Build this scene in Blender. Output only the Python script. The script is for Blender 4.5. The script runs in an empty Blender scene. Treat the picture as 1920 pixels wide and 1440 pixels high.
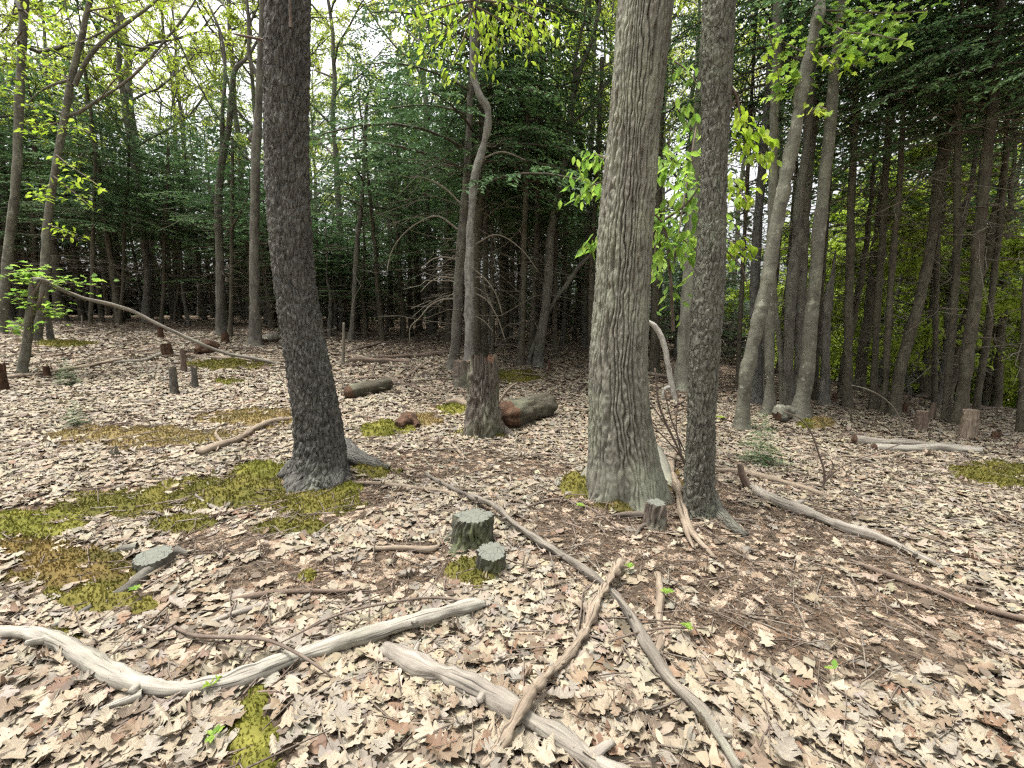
import bpy, math, random
import numpy as np
from mathutils import Vector, Matrix

# ------------------------------------------------------------------ camera, sky, sun, exposure
SC = bpy.context.scene
COL = SC.collection
rng = np.random.default_rng(11)
random.seed(11)
EYE, PITCH, LENS = 1.5, math.radians(7.8), 16.0
cam_d = bpy.data.cameras.new('camera')
cam_d.lens = LENS; cam_d.sensor_width = 36; cam_d.clip_start = .05; cam_d.clip_end = 600
cam = bpy.data.objects.new('camera', cam_d); COL.objects.link(cam)
cam.location = (0, 0, EYE); cam.rotation_euler = (math.pi/2 - PITCH, 0, 0)
SC.camera = cam

SUN_EL, SUN_AZ = math.radians(77), math.radians(-85)     # azimuth from +Y towards +X
world = bpy.data.worlds.new('World'); SC.world = world; world.use_nodes = True
wt = world.node_tree; wt.nodes.clear()
sky = wt.nodes.new('ShaderNodeTexSky'); sky.sky_type = 'NISHITA'; sky.sun_disc = False
sky.sun_elevation = SUN_EL; sky.sun_rotation = SUN_AZ; sky.air_density = 1.2; sky.dust_density = 7; sky.ozone_density = 1
hs = wt.nodes.new('ShaderNodeHueSaturation'); hs.inputs['Saturation'].default_value = .10
bg = wt.nodes.new('ShaderNodeBackground'); bg.inputs['Strength'].default_value = .10
wo = wt.nodes.new('ShaderNodeOutputWorld')
wt.links.new(sky.outputs[0], hs.inputs['Color']); wt.links.new(hs.outputs[0], bg.inputs[0]); wt.links.new(bg.outputs[0], wo.inputs[0])

sun_d = bpy.data.lights.new('sun', 'SUN'); sun_d.energy = 1.5; sun_d.angle = math.radians(11); sun_d.color = (1, .96, .9)
sun = bpy.data.objects.new('sun', sun_d); COL.objects.link(sun)
sv = Vector((math.cos(SUN_EL)*math.sin(SUN_AZ), math.cos(SUN_EL)*math.cos(SUN_AZ), math.sin(SUN_EL)))
sun.rotation_euler = sv.to_track_quat('Z', 'Y').to_euler(); sun.location = sv*30

SC.view_settings.view_transform = 'Standard'; SC.view_settings.look = 'None'
SC.view_settings.exposure = 1.98; SC.view_settings.gamma = 1.0; SC.view_settings.use_curve_mapping = False
SC.cycles.max_bounces = 4; SC.cycles.diffuse_bounces = 3; SC.cycles.glossy_bounces = 2
SC.cycles.transmission_bounces = 2; SC.cycles.transparent_max_bounces = 4
SC.cycles.caustics_reflective = False; SC.cycles.caustics_refractive = False
SC.cycles.sample_clamp_indirect = 6
SC.cycles.use_adaptive_sampling = True; SC.cycles.adaptive_threshold = .015; SC.cycles.adaptive_min_samples = 24
SC.cycles.use_denoising = False; SC.cycles.filter_width = 1.3

# ------------------------------------------------------------------ view geometry (photo pixels, 1920 x 1440)
F = LENS*1920/36
CAM = np.array([0, 0, EYE])
FW = np.array([0, math.cos(PITCH), -math.sin(PITCH)]); UP = np.array([0, math.sin(PITCH), math.cos(PITCH)])

def hash3(i, j, k, s=0):
    n = (i.astype(np.int64)*374761393 + j.astype(np.int64)*668265263 + k.astype(np.int64)*2147483647 + s*1274126177) & 0xffffffff
    n = ((n ^ (n >> 13))*1274126177) & 0xffffffff
    n = ((n ^ (n >> 16))*2246822519) & 0xffffffff
    return ((n ^ (n >> 15)) & 0xffffff)/float(0xffffff)
def noise3(p, s=0):
    p = np.asarray(p, float); i = np.floor(p).astype(np.int64); f = p - i; f = f*f*(3-2*f)
    r = 0
    for a in (0, 1):
        for b in (0, 1):
            for c in (0, 1):
                w = (f[..., 0] if a else 1-f[..., 0])*(f[..., 1] if b else 1-f[..., 1])*(f[..., 2] if c else 1-f[..., 2])
                r = r + w*hash3(i[..., 0]+a, i[..., 1]+b, i[..., 2]+c, s)
    return r
def fbm(p, o=3, s=0):
    r, a, t = 0, 1, 0; p = np.asarray(p, float)
    for k in range(o):
        r = r + a*noise3(p*2**k, s+k); t += a; a *= .5
    return r/t
def voro(p, s=0):                                     # F1 and F2-F1
    i = np.floor(p).astype(np.int64); d1 = np.full(p.shape[:-1], 9.); d2 = d1.copy()
    for a in (-1, 0, 1):
        for b in (-1, 0, 1):
            for c in (-1, 0, 1):
                q = i+np.array([a, b, c]); h = [hash3(q[..., 0], q[..., 1], q[..., 2], s+m) for m in (1, 2, 3)]
                d = np.sqrt(sum((q[..., m]+h[m]-p[..., m])**2 for m in range(3)))
                d2 = np.minimum(d2, np.maximum(d1, d)); d1 = np.minimum(d1, d)
    return d1, d2-d1

def splus(x, w): return w*np.logaddexp(0, x/w)
def gz(x, y):
    x = np.asarray(x, float); y = np.asarray(y, float)
    u = .75*y-.55*x
    r = .139*splus(u-3.2, .8); r = 1.9*np.tanh(r/1.9)
    d = .9*x+.35*y-11
    z = r-5*np.tanh(.26*splus(d, .7)/5)
    q = np.stack([x, y, np.zeros_like(x)], -1)
    return z + (fbm(q*.7, 2, 5)-.5)*.14 + (noise3(q*2.6, 9)-.5)*.035
def ray(px, py): return np.array([(px-960)/F, 0, 0])+FW+UP*(720-py)/F
TT = np.concatenate([np.arange(.6, 12, .01), np.arange(12, 90, .06)])
def G(px, py, dz=0):
    p = CAM+TT[:, None]*ray(px, py); h = p[:, 2]-gz(p[:, 0], p[:, 1])-dz
    k = np.nonzero(h < 0)[0]
    k = k[0] if len(k) else len(TT)-1
    if k > 0 and h[k] < 0:
        t = h[k-1]/(h[k-1]-h[k]); return p[k-1]+(p[k]-p[k-1])*t
    return p[k]
def at(px, py, y): d = ray(px, py); return CAM+d*(y/d[1])
def depth(p): return float((np.asarray(p)-CAM)@FW)
def rad(p, w):                                        # a post off the axis is drawn wider by the secant
    return w/2*depth(p)/F*abs(p[1])/math.hypot(p[0], p[1])
def ground_at(x, y): return np.array([x, y, float(gz(x, y))])

# ------------------------------------------------------------------ mesh tools
class MB:
    def __init__(s): s.v, s.f, s.c, s.b, s.n = [], {3: [], 4: []}, [], [], 0
    def add(s, v, faces, col=(1, 1, 1), bc=None):
        v = np.asarray(v, float).reshape(-1, 3)
        for f in (faces if isinstance(faces, (list, tuple)) else [faces]):
            f = np.asarray(f, np.int64)
            if len(f): s.f[f.shape[1]].append(f+s.n)
        c = np.asarray(col, float)
        s.c.append(np.broadcast_to(c, (len(v), 3)) if c.ndim == 1 else c)
        s.b.append(v if bc is None else np.asarray(bc, float).reshape(-1, 3))
        s.v.append(v); s.n += len(v); return s
    def mesh(s, name, m, org=(0, 0, 0), smooth=True):
        v = np.concatenate(s.v)-np.asarray(org); c = np.concatenate(s.c); b = np.concatenate(s.b)
        t = np.concatenate(s.f[3]) if s.f[3] else np.zeros((0, 3), np.int64)
        q = np.concatenate(s.f[4]) if s.f[4] else np.zeros((0, 4), np.int64)
        me = bpy.data.meshes.new(name)
        me.vertices.add(len(v)); me.vertices.foreach_set('co', v.ravel().astype(np.float32))
        nl = t.size+q.size; me.loops.add(nl); me.polygons.add(len(t)+len(q))
        me.loops.foreach_set('vertex_index', np.concatenate([t.ravel(), q.ravel()]).astype(np.int32))
        st = np.concatenate([np.arange(len(t))*3, t.size+np.arange(len(q))*4])
        me.polygons.foreach_set('loop_start', st.astype(np.int32))
        me.polygons.foreach_set('use_smooth', np.full(len(st), smooth))
        a = me.attributes.new('col', 'FLOAT_COLOR', 'POINT')
        a.data.foreach_set('color', np.concatenate([c, np.ones((len(c), 1))], 1).ravel().astype(np.float32))
        a = me.attributes.new('bc', 'FLOAT_VECTOR', 'POINT'); a.data.foreach_set('vector', b.ravel().astype(np.float32))
        if m: me.materials.append(M[m])
        me.update(calc_edges=True)
        return me
    def obj(s, name, m, parent=None, org=None, smooth=True):
        if org is None: org = parent.location if parent is not None and parent.parent is None else ((0, 0, 0) if parent is None else parent.parent.location)
        o = bpy.data.objects.new(name, s.mesh(name, m, org, smooth)); COL.objects.link(o)
        if parent is not None: o.parent = parent
        else: o.location = org
        return o
def tag(o, label, cat, group=None, kind=None):
    o['label'] = label; o['category'] = cat
    if group: o['group'] = group
    if kind: o['kind'] = kind
    return o
def thing(name, label, cat, loc, group=None):
    o = bpy.data.objects.new(name, None); COL.objects.link(o); o.location = tuple(loc); o.empty_display_size = .2
    return tag(o, label, cat, group)
def copy_tree(o, parent=None):
    c = o.copy(); COL.objects.link(c); c.parent = parent
    for ch in list(o.children): copy_tree(ch, c)
    return c

def spline(p, n):
    p = np.asarray(p, float)
    if len(p) == 2: t = np.linspace(0, 1, n)[:, None]; return p[0]*(1-t)+p[1]*t
    h = np.maximum(np.linalg.norm(np.diff(p[:, :3], axis=0), axis=1), 1e-6); L = np.concatenate([[0], np.cumsum(h)])
    d = np.diff(p, axis=0)/h[:, None]; m = np.zeros_like(p); m[0], m[-1] = d[0], d[-1]
    m[1:-1] = (h[:-1, None]*d[1:]+h[1:, None]*d[:-1])/(h[:-1]+h[1:])[:, None]
    s = np.linspace(0, L[-1], n); k = np.clip(np.searchsorted(L, s, 'right')-1, 0, len(p)-2); hk = h[k][:, None]
    t = (s-L[k])[:, None]/hk
    return (2*t**3-3*t*t+1)*p[k]+(t**3-2*t*t+t)*hk*m[k]+(3*t*t-2*t**3)*p[k+1]+(t**3-t*t)*hk*m[k+1]
def frames(p):
    T = np.gradient(p, axis=0); T /= np.maximum(np.linalg.norm(T, axis=1, keepdims=True), 1e-9)
    ref = np.array([1., 0, 0]) if abs(T[0][0]) < .8 else np.array([0, 1., 0])
    N = np.zeros_like(p); n = ref-T[0]*(ref@T[0])
    for i in range(len(p)):
        n = n-T[i]*(n@T[i]); n /= np.linalg.norm(n)+1e-12; N[i] = n
    return T, N, np.cross(T, N)
def ringfaces(n, seg):
    i = np.arange(n-1)[:, None]*seg; j = np.arange(seg)[None]; k = (j+1) % seg
    return np.stack([i+j, i+k, i+seg+k, i+seg+j], -1).reshape(-1, 4)
def tube(mb, p, r, seg=8, col=(1, 1, 1), disp=None, cap0=False, cap1=False, s0=0):
    p = np.asarray(p, float); n = len(p); r = np.broadcast_to(np.asarray(r, float), (n,))
    T, N, B = frames(p); s = s0+np.concatenate([[0], np.cumsum(np.linalg.norm(np.diff(p, axis=0), axis=1))])
    th = np.arange(seg)/seg*2*math.pi; c, sn = np.cos(th), np.sin(th)
    R = np.repeat(r[:, None], seg, 1); rm = max(float(np.mean(r)), .004)
    bc = np.stack([np.repeat((rm*c)[None], n, 0), np.repeat((rm*sn)[None], n, 0), np.repeat(s[:, None], seg, 1)], -1)
    if disp is not None: R = R+disp(bc, th[None], s[:, None], R)
    v = p[:, None]+R[..., None]*(N[:, None]*c[None, :, None]+B[:, None]*sn[None, :, None])
    V, FQ, FT, BC = v.reshape(-1, 3), ringfaces(n, seg), [], bc.reshape(-1, 3)
    ex, eb = [], []
    for on, k, flip in ((cap0, 0, 1), (cap1, n-1, 0)):
        if on:
            ci = len(V)+len(ex); ex.append(p[k]); eb.append([0, 0, s[k]])
            j = np.arange(seg); a, b = k*seg+j, k*seg+(j+1) % seg
            FT.append(np.stack([b, a, np.full(seg, ci)] if flip else [a, b, np.full(seg, ci)], -1))
    if ex: V = np.concatenate([V, ex]); BC = np.concatenate([BC, eb])
    mb.add(V, [FQ]+FT, col, BC); return v
def cards(mb, P, D, S, L, W, col, bend=0.):          # little folded rhombic leaves
    L = np.asarray(L)[:, None]; W = np.asarray(W)[:, None]
    U = np.cross(S, D)
    v = np.stack([P, P+D*L*.45+S*W*.5+U*W*.12, P+D*L-U*L*bend, P+D*L*.45-S*W*.5+U*W*.12], 1)
    n = len(P); f = np.arange(n)[:, None]*4
    mb.add(v.reshape(-1, 3), np.concatenate([f+[0, 1, 2], f+[0, 2, 3]]), np.repeat(col, 4, 0))
def unit(v): return v/np.maximum(np.linalg.norm(v, axis=-1, keepdims=True), 1e-9)

# ------------------------------------------------------------------ materials
M = {}
def newmat(name):
    m = bpy.data.materials.new(name); m.use_nodes = True; nt = m.node_tree; nt.nodes.clear(); M[name] = m
    return nt, nt.nodes.new('ShaderNodeOutputMaterial')
def node(nt, t, **k):
    n = nt.nodes.new('ShaderNode'+t)
    for a, b in k.items():
        if hasattr(n, a) and a not in n.inputs: setattr(n, a, b)
        else:
            i = n.inputs[a.replace('_', ' ')] if a.replace('_', ' ') in n.inputs else n.inputs[a]
            if isinstance(b, bpy.types.NodeSocket): nt.links.new(b, i)
            else: i.default_value = b
    return n
def rgba(c): return (c[0], c[1], c[2], 1)
def attr(nt, n): a = node(nt, 'Attribute'); a.attribute_name = n; return a
def scaled(nt, vec, s): m = node(nt, 'Mapping', Vector=vec); m.inputs['Scale'].default_value = s; return m.outputs[0]
def ramp(nt, fac, stops):
    r = node(nt, 'ValToRGB', Fac=fac); e = r.color_ramp.elements
    while len(e) < len(stops): e.new(.5)
    for k, (p, c) in enumerate(stops): e[k].position = p; e[k].color = rgba(c)
    return r.outputs[0]
def mix(nt, f, a, b, bt='MIX'):
    m = node(nt, 'Mix'); m.data_type = 'RGBA'; m.blend_type = bt
    for i, x in ((0, f), (6, a), (7, b)):
        if isinstance(x, bpy.types.NodeSocket): nt.links.new(x, m.inputs[i])
        else: m.inputs[i].default_value = x if i == 0 else rgba(x)
    return m.outputs[2]
def nz(nt, vec, scale, detail=4, rough=.6): return node(nt, 'TexNoise', Vector=vec, Scale=scale, Detail=detail, Roughness=rough).outputs[0]
def bump(nt, h, strength=.5, dist=.01): return node(nt, 'Bump', Height=h, Strength=strength, Distance=dist).outputs[0]

def bark(name, c1, c2, lich, lich_lo=.55, sxy=30, sz=8, strength=.8, dist=.012, plates=False, spots=None, rough=.9, cracks=0.):
    nt, out = newmat(name); b = attr(nt, 'bc').outputs['Vector']
    v = scaled(nt, b, (sxy, sxy, sz))
    n1 = nz(nt, v, 1, 5, .65)
    base = ramp(nt, n1, [(.3, c1), (.7, c2)])
    big = nz(nt, scaled(nt, b, (2.2, 2.2, 1.1)), 1, 5, .7)
    l = ramp(nt, big, [(lich_lo, (0, 0, 0)), (lich_lo+.12, (1, 1, 1))])
    fine = nz(nt, b, 90, 3, .7)
    lf = node(nt, 'Math', operation='MULTIPLY'); nt.links.new(l, lf.inputs[0]); nt.links.new(ramp(nt, fine, [(.35, (0, 0, 0)), (.6, (.8, .8, .8))]), lf.inputs[1])
    c = mix(nt, lf.outputs[0], base, lich)
    if spots:
        sp = nz(nt, scaled(nt, b, (14, 14, 9)), 1, 3, .6)
        c = mix(nt, ramp(nt, sp, [(.62, (0, 0, 0)), (.68, (1, 1, 1))]), c, spots)
    b2 = nz(nt, scaled(nt, b, (5, 5, 2.2)), 1, 3, .6)
    c = mix(nt, .8, c, ramp(nt, b2, [(.3, (.62, .60, .58)), (.68, (1.12, 1.12, 1.1))]), 'MULTIPLY')
    if cracks:
        ck = nz(nt, scaled(nt, b, (95, 95, 3.2)), 1, 3, .55)
        c = mix(nt, ramp(nt, ck, [(.36, (cracks,)*3), (.43, (0, 0, 0))]), c, tuple(x*.3 for x in c1))
    h = n1
    if plates:
        dn = node(nt, 'TexNoise', Vector=scaled(nt, b, (sxy*.7, sxy*.7, sz*.6)), Scale=1, Detail=2).outputs['Color']; dv = node(nt, 'VectorMath', operation='MULTIPLY_ADD'); nt.links.new(dn, dv.inputs[0]); dv.inputs[1].default_value = (1.5,)*3; nt.links.new(scaled(nt, b, (sxy*.85, sxy*.85, sz*.75)), dv.inputs[2])
        vo = node(nt, 'TexVoronoi', feature='DISTANCE_TO_EDGE', Vector=dv.outputs[0], Scale=1).outputs['Distance']
        e = ramp(nt, vo, [(0, (0, 0, 0)), (.12, (1, 1, 1))])
        a = node(nt, 'Math', operation='ADD'); nt.links.new(e, a.inputs[0]); nt.links.new(n1, a.inputs[1]); h = a.outputs[0]
    a2 = node(nt, 'Math', operation='MULTIPLY_ADD'); nt.links.new(fine, a2.inputs[0]); a2.inputs[1].default_value = .35; nt.links.new(h, a2.inputs[2])
    p = node(nt, 'BsdfPrincipled', Base_Color=c, Roughness=rough, Normal=bump(nt, a2.outputs[0], strength, dist))
    p.inputs['Specular IOR Level'].default_value = .25
    nt.links.new(p.outputs[0], out.inputs[0])
bark('bark_pine', (.050, .049, .043), (.140, .136, .122), (.155, .165, .13), .56, 34, 13, .9, .012, True)
bark('bark_pine_brown', (.064, .063, .050), (.165, .16, .13), (.145, .165, .11), .50, 36, 14, .9, .010, True)
bark('bark_oak', (.125, .12, .097), (.215, .208, .168), (.24, .26, .185), .46, 60, 10, .4, .005)
bark('bark_beech', (.075, .073, .057), (.165, .16, .125), (.22, .235, .17), .50, 12, 18, .6, .008, spots=(.26, .26, .21))
bark('bark_grey', (.06, .056, .048), (.16, .15, .125), (.19, .205, .15), .50, 28, 8, .8, .010)
bark('bark_pale', (.10, .096, .085), (.27, .262, .235), (.22, .235, .18), .52, 22, 10, .8, .008, spots=(.10, .09, .08))
bark('bark_hemlock', (.042, .038, .027), (.115, .102, .074), (.12, .13, .085), .50, 30, 12, .9, .010)
bark('bark_cedar', (.058, .048, .04), (.165, .132, .106), (.15, .165, .12), .46, 34, 2.6, .9, .012)
bark('wood_dark', (.075, .066, .055), (.22, .195, .16), (.19, .20, .15), .55, 55, 4, .8, .006, cracks=.8)
bark('bark_birch', (.30, .285, .25), (.58, .56, .50), (.30, .32, .24), .6, 22, 10, .6, .006, spots=(.10, .09, .08))
bark('bark_stump', (.045, .045, .034), (.125, .122, .095), (.10, .12, .045), .44, 40, 8, .9, .012)
bark('bark_tallstump', (.065, .056, .047), (.175, .148, .122), (.14, .16, .10), .46, 40, 2.6, .9, .012)
bark('wood_white', (.17, .155, .128), (.38, .355, .305), (.18, .185, .14), .46, 60, 4, .6, .006, cracks=.85)
bark('wood_grey', (.12, .105, .088), (.32, .29, .245), (.17, .18, .13), .48, 55, 4, .8, .006, cracks=.85)
bark('wood_tan', (.13, .10, .072), (.30, .245, .185), (.24, .25, .19), .58, 50, 5, .8, .006, cracks=.85)
bark('wood_brown', (.075, .055, .042), (.20, .15, .115), (.24, .25, .20), .60, 50, 6, .8, .006)
bark('wood_rot', (.025, .016, .011), (.12, .065, .038), (.14, .14, .10), .62, 38, 8, 1, .018)
bark('twig', (.07, .052, .04), (.19, .15, .12), (.22, .21, .17), .5, 60, 10, .4, .003)
bark('dead_twig', (.10, .088, .066), (.24, .215, .17), (.25, .27, .20), .5, 60, 10, .3, .003)

def cutface(name, c1, c2):
    nt, out = newmat(name); b = attr(nt, 'bc').outputs['Vector']
    w = node(nt, 'TexWave', wave_type='RINGS', rings_direction='SPHERICAL', Vector=b, Scale=38, Distortion=1.6, Detail=2)
    w.inputs['Detail Scale'].default_value = 2
    n = nz(nt, b, 24, 4, .7)
    c = mix(nt, .4, ramp(nt, n, [(.3, c1), (.7, c2)]), ramp(nt, w.outputs[0], [(0, c1), (1, c2)]))
    ck = node(nt, 'TexVoronoi', feature='DISTANCE_TO_EDGE', Vector=b, Scale=16).outputs['Distance']; c = mix(nt, ramp(nt, ck, [(0, (.8, .8, .8)), (.035, (0, 0, 0))]), c, tuple(x*.25 for x in c1))
    p = node(nt, 'BsdfPrincipled', Base_Color=c, Roughness=.9, Normal=bump(nt, n, .5, .008))
    nt.links.new(p.outputs[0], out.inputs[0])
cutface('cut_grey', (.085, .087, .07), (.13, .134, .108))
cutface('cut_tan', (.10, .072, .05), (.25, .19, .135))

def leafmat(name, pal=None, trans=.3, veins=False, gloss=.35, jitter=.25):
    nt, out = newmat(name)
    if pal:
        o = node(nt, 'ObjectInfo'); c = ramp(nt, o.outputs['Random'], [(k/max(len(pal)-1, 1), q) for k, q in enumerate(pal)])
    else:
        c = attr(nt, 'col').outputs['Color']
    g = attr(nt, 'bc').outputs['Vector']
    n = nz(nt, g, 3.5 if pal or veins else 40, 4, .65)
    c = mix(nt, jitter, c, ramp(nt, n, [(.25, (.25, .22, .2)), (.75, (1, 1, 1))]), 'MULTIPLY')
    p = node(nt, 'BsdfPrincipled', Base_Color=c, Roughness=.65)
    p.inputs['Specular IOR Level'].default_value = gloss
    if veins:
        wv = node(nt, 'TexWave', bands_direction='Y', Vector=g, Scale=2.6, Distortion=1.5, Detail=1)
        nt.links.new(bump(nt, wv.outputs[0], .3, .004), p.inputs['Normal'])
    t = node(nt, 'BsdfTranslucent', Color=c); m = node(nt, 'MixShader', Fac=trans)
    nt.links.new(p.outputs[0], m.inputs[1]); nt.links.new(t.outputs[0], m.inputs[2]); nt.links.new(m.outputs[0], out.inputs[0])
leafmat('litter', trans=.12, gloss=.3, jitter=.45)
TAN = {'pale': (.33, .284, .21), 'beige': (.298, .246, .174), 'grey': (.255, .225, .18), 'brown': (.215, .16, .108), 'russet': (.19, .12, .076), 'dark': (.135, .104, .074)}
for k, q in TAN.items():
    leafmat('leaf_'+k, [tuple(x*.85 for x in q), q, tuple(min(x*1.1, .8) for x in q)], .12, True, .3, .45)
leafmat('needles', trans=.3, gloss=.25, jitter=.1)
leafmat('foliage', trans=.55, gloss=.3, jitter=.1)
leafmat('leaf_spring', [(.24, .38, .03), (.33, .46, .04), (.42, .52, .07)], .6, True, .4, .15)
leafmat('leaf_fresh', [(.17, .32, .05), (.24, .40, .06), (.33, .47, .08)], .6, True, .4, .15)
leafmat('moss', trans=.2, gloss=.1, jitter=.1)
leafmat('mossbed', trans=0, gloss=.05, jitter=.5)

def groundmat():
    nt, out = newmat('forest_floor'); g = node(nt, 'NewGeometry').outputs['Position']
    n1 = nz(nt, g, 1.3, 5, .65); n2 = nz(nt, g, 26, 5, .75); n3 = nz(nt, g, 110, 3, .8)
    c = ramp(nt, n2, [(.28, (.032, .024, .017)), (.5, (.09, .067, .047)), (.72, (.20, .158, .115))])
    c = mix(nt, ramp(nt, n1, [(.45, (0, 0, 0)), (.65, (.6, .6, .6))]), c, (.105, .072, .048))
    vo = node(nt, 'TexVoronoi', Vector=scaled(nt, g, (1, 1, 1)), Scale=17, Randomness=1)
    sp = node(nt, 'SeparateColor', Color=vo.outputs['Color'])
    lf = ramp(nt, sp.outputs[0], [(.62, (0, 0, 0)), (.66, (1, 1, 1))])
    c = mix(nt, lf, c, ramp(nt, sp.outputs[1], [(0, (.17, .11, .07)), (1, (.50, .40, .30))]))
    c = mix(nt, .5, c, ramp(nt, n3, [(.3, (.35, .33, .3)), (.7, (1.3, 1.3, 1.3))]), 'MULTIPLY')
    a = node(nt, 'Math', operation='MULTIPLY_ADD'); nt.links.new(n3, a.inputs[0]); a.inputs[1].default_value = .5; nt.links.new(n2, a.inputs[2])
    p = node(nt, 'BsdfPrincipled', Base_Color=c, Roughness=.95, Normal=bump(nt, a.outputs[0], .9, .03)); p.inputs['Specular IOR Level'].default_value = .15
    nt.links.new(p.outputs[0], out.inputs[0])
groundmat()

# ------------------------------------------------------------------ ground
def make_ground():
    n = 250; u = np.linspace(-1, 1, n); b = 7.2; a = 170/math.sinh(b)
    gx = a*np.sinh(b*u); gy = a*np.sinh(b*u)+2.6
    X, Y = np.meshgrid(gx, gy); Z = gz(X, Y)
    i = np.arange(n-1)[:, None]*n+np.arange(n-1)[None]; i = i.ravel()
    mb = MB(); mb.add(np.stack([X, Y, Z], -1).reshape(-1, 3), np.stack([i, i+1, i+n+1, i+n], -1))
    o = mb.obj('ground', 'forest_floor')
    tag(o, 'sloping forest floor of brown soil and conifer needles', 'ground', kind='structure')
make_ground()

# ------------------------------------------------------------------ trunks
def d_noise(amp, fxy, fz, seed=0):
    def f(bc, th, s, R): return np.clip((fbm(bc*np.array([fxy, fxy, fz]), 3, seed)-.5)*4.2, -1.3, 1.3)*amp
    return f
def nn(p, s=0): return np.clip((noise3(p, s)-.5)*1.6, -.5, .5)
def d_oak(amp, N=35):
    """braided vertical ridges broken into plates, narrow dark furrows between"""
    def f(bc, th, s, R):
        w = nn(bc*np.array([8, 8, .9]), 31)*2.2+nn(bc*np.array([20, 20, 3.6]), 32)*1.0+nn(bc*np.array([46, 46, 12.]), 33)*.55
        ph = N*th/6.28318+w
        st = np.clip(np.abs(np.sin(math.pi*ph))*1.45, 0, 1)**.8
        zc = s*9+nn(bc*np.array([22, 22, 3.]), 35)*5+np.floor(ph)*.37
        br = np.clip(np.abs(np.sin(math.pi*zc))*3.4, 0, 1)                   # cracks across the ridges
        c = nn(bc*np.array([90, 90, 45.]), 42)
        lowf = (fbm(bc*np.array([3., 3, 1.2]), 2, 43)-.5)*.05
        fade = np.clip((s-.05)/.5, .45, 1)
        return ((st-.8)*(.75+.25*nn(bc*np.array([6, 6, 3.]), 36))+(br-.8)*.10*st+c*.20)*amp*fade+lowf
    return f
def d_plate(amp, fx, fz, seed=0, N=26):
    """scaly pine plates parted by wandering fissures"""
    def f(bc, th, s, R):
        w = nn(bc*np.array([9, 9, 5.]), 51+seed)*.07+nn(bc*np.array([24, 24, 16.]), 52+seed)*.03
        q = (bc+np.stack([w, -w, w*.7], -1))*np.array([fx, fx, fz])
        d1, e = voro(q, 60+seed); pl = np.clip(e/.35, 0, 1)**.7
        ph = N*th/6.28318+nn(bc*np.array([6, 6, 4.5]), 54+seed)*2.6+nn(bc*np.array([15, 15, 11.]), 55+seed)*1.6
        fis = np.clip(np.abs(np.sin(math.pi*ph))*2.2, 0, 1)
        low = (fbm(bc*np.array([3., 3, 1.2]), 2, 53+seed)-.5)*.05
        return (pl-.7)*amp*.7+(fis-.8)*amp*(.5+.9*np.exp(-s/.8))+(d1-.5)*amp*-.5+nn(bc*np.array([80, 80, 50.]), 77)*amp*.8+low
    return f
def trunkpath(pts, y=None, dy=0., ext=3., n=60, base_sink=.05):
    """pts: (px, py, width px) from the foot upward; y: distance, found on the ground when None."""
    g = G(pts[0][0], pts[0][1]) if y is None else None
    y0 = g[1] if y is None else y
    out = []
    for k, (px, py, w) in enumerate(pts):
        p = at(px, py, y0+dy*k); out.append([*p, rad(p, w)])
    out = np.array(out)
    if y is not None:
        zb = float(gz(out[0, 0], out[0, 1])); d = out[0, :3]-out[1, :3]; d = d/abs(d[2])
        if out[0, 2] > zb:
            e = out[0].copy(); e[:3] += d*(out[0, 2]-zb); e[3] *= 1.1; out = np.concatenate([[e], out])
        else:
            out[0, 2] = zb; out[0, :2] = out[0, :2]
    first = out[0].copy(); first[2] -= base_sink; first[3] *= 1.04
    out = np.concatenate([[first], out])
    if ext:
        d = unit(out[-1, :3]-out[-2, :3])*.8+np.array([0, 0, .2]); d = d/np.linalg.norm(d)
        e = out[-1].copy(); e[:3] += d*ext; e[3] *= max(.35, 1-.09*ext); out = np.concatenate([out, [e]])
    return spline(out, n)
def trunk_mesh(path, seg, disp, flare=0, lobes=5, ph=0.):
    mb = MB()
    def f(bc, th, s, R):
        d = disp(bc, th, s, R) if disp else 0
        if flare: d = d+R*flare*np.exp(-s/.16)*(.6+.55*np.cos(lobes*th+ph)+.25*np.cos(2*th+ph*2))
        return d
    tube(mb, path[:, :3], path[:, 3], seg, disp=f, cap1=True); return mb
def limb(pts, y, w0=None, n=12, seg=6, mb=None, dy=0., rough=.12, root=False):
    q = []
    for k, (px, py, w) in enumerate(pts): p = at(px, py, y+dy*k); q.append([*p, rad(p, w)])
    q = spline(np.array(q), n); mb = mb or MB()
    tube(mb, q[:, :3], np.maximum(q[:, 3], .002), seg, disp=d_noise(float(np.mean(q[:, 3]))*rough, 30, 12), cap1=True)
    return mb
def ground_path(pts, lift=0., n=None, sink=.25):
    q = []
    for e in pts:
        px, py, w = e[:3]; g = G(px, py); v_ = g-CAM; r = w/2*depth(g)/F*(depth(g)/np.linalg.norm(v_))**.7; q.append([g[0], g[1], g[2], r, lift+(e[3] if len(e) > 3 else 0)])
    q = np.array(q); n = n or max(10, len(q)*8); q = spline(q, n)
    q[:, 2] = gz(q[:, 0], q[:, 1])+q[:, 3]*(1-sink)+.008+q[:, 4]
    return q[:, :4]

# --- the three big trunks in front
def dead_stub(parent, pts, y, m, seg=6): return limb(pts, y, seg=seg).obj('dead_branch', m, parent)

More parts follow.
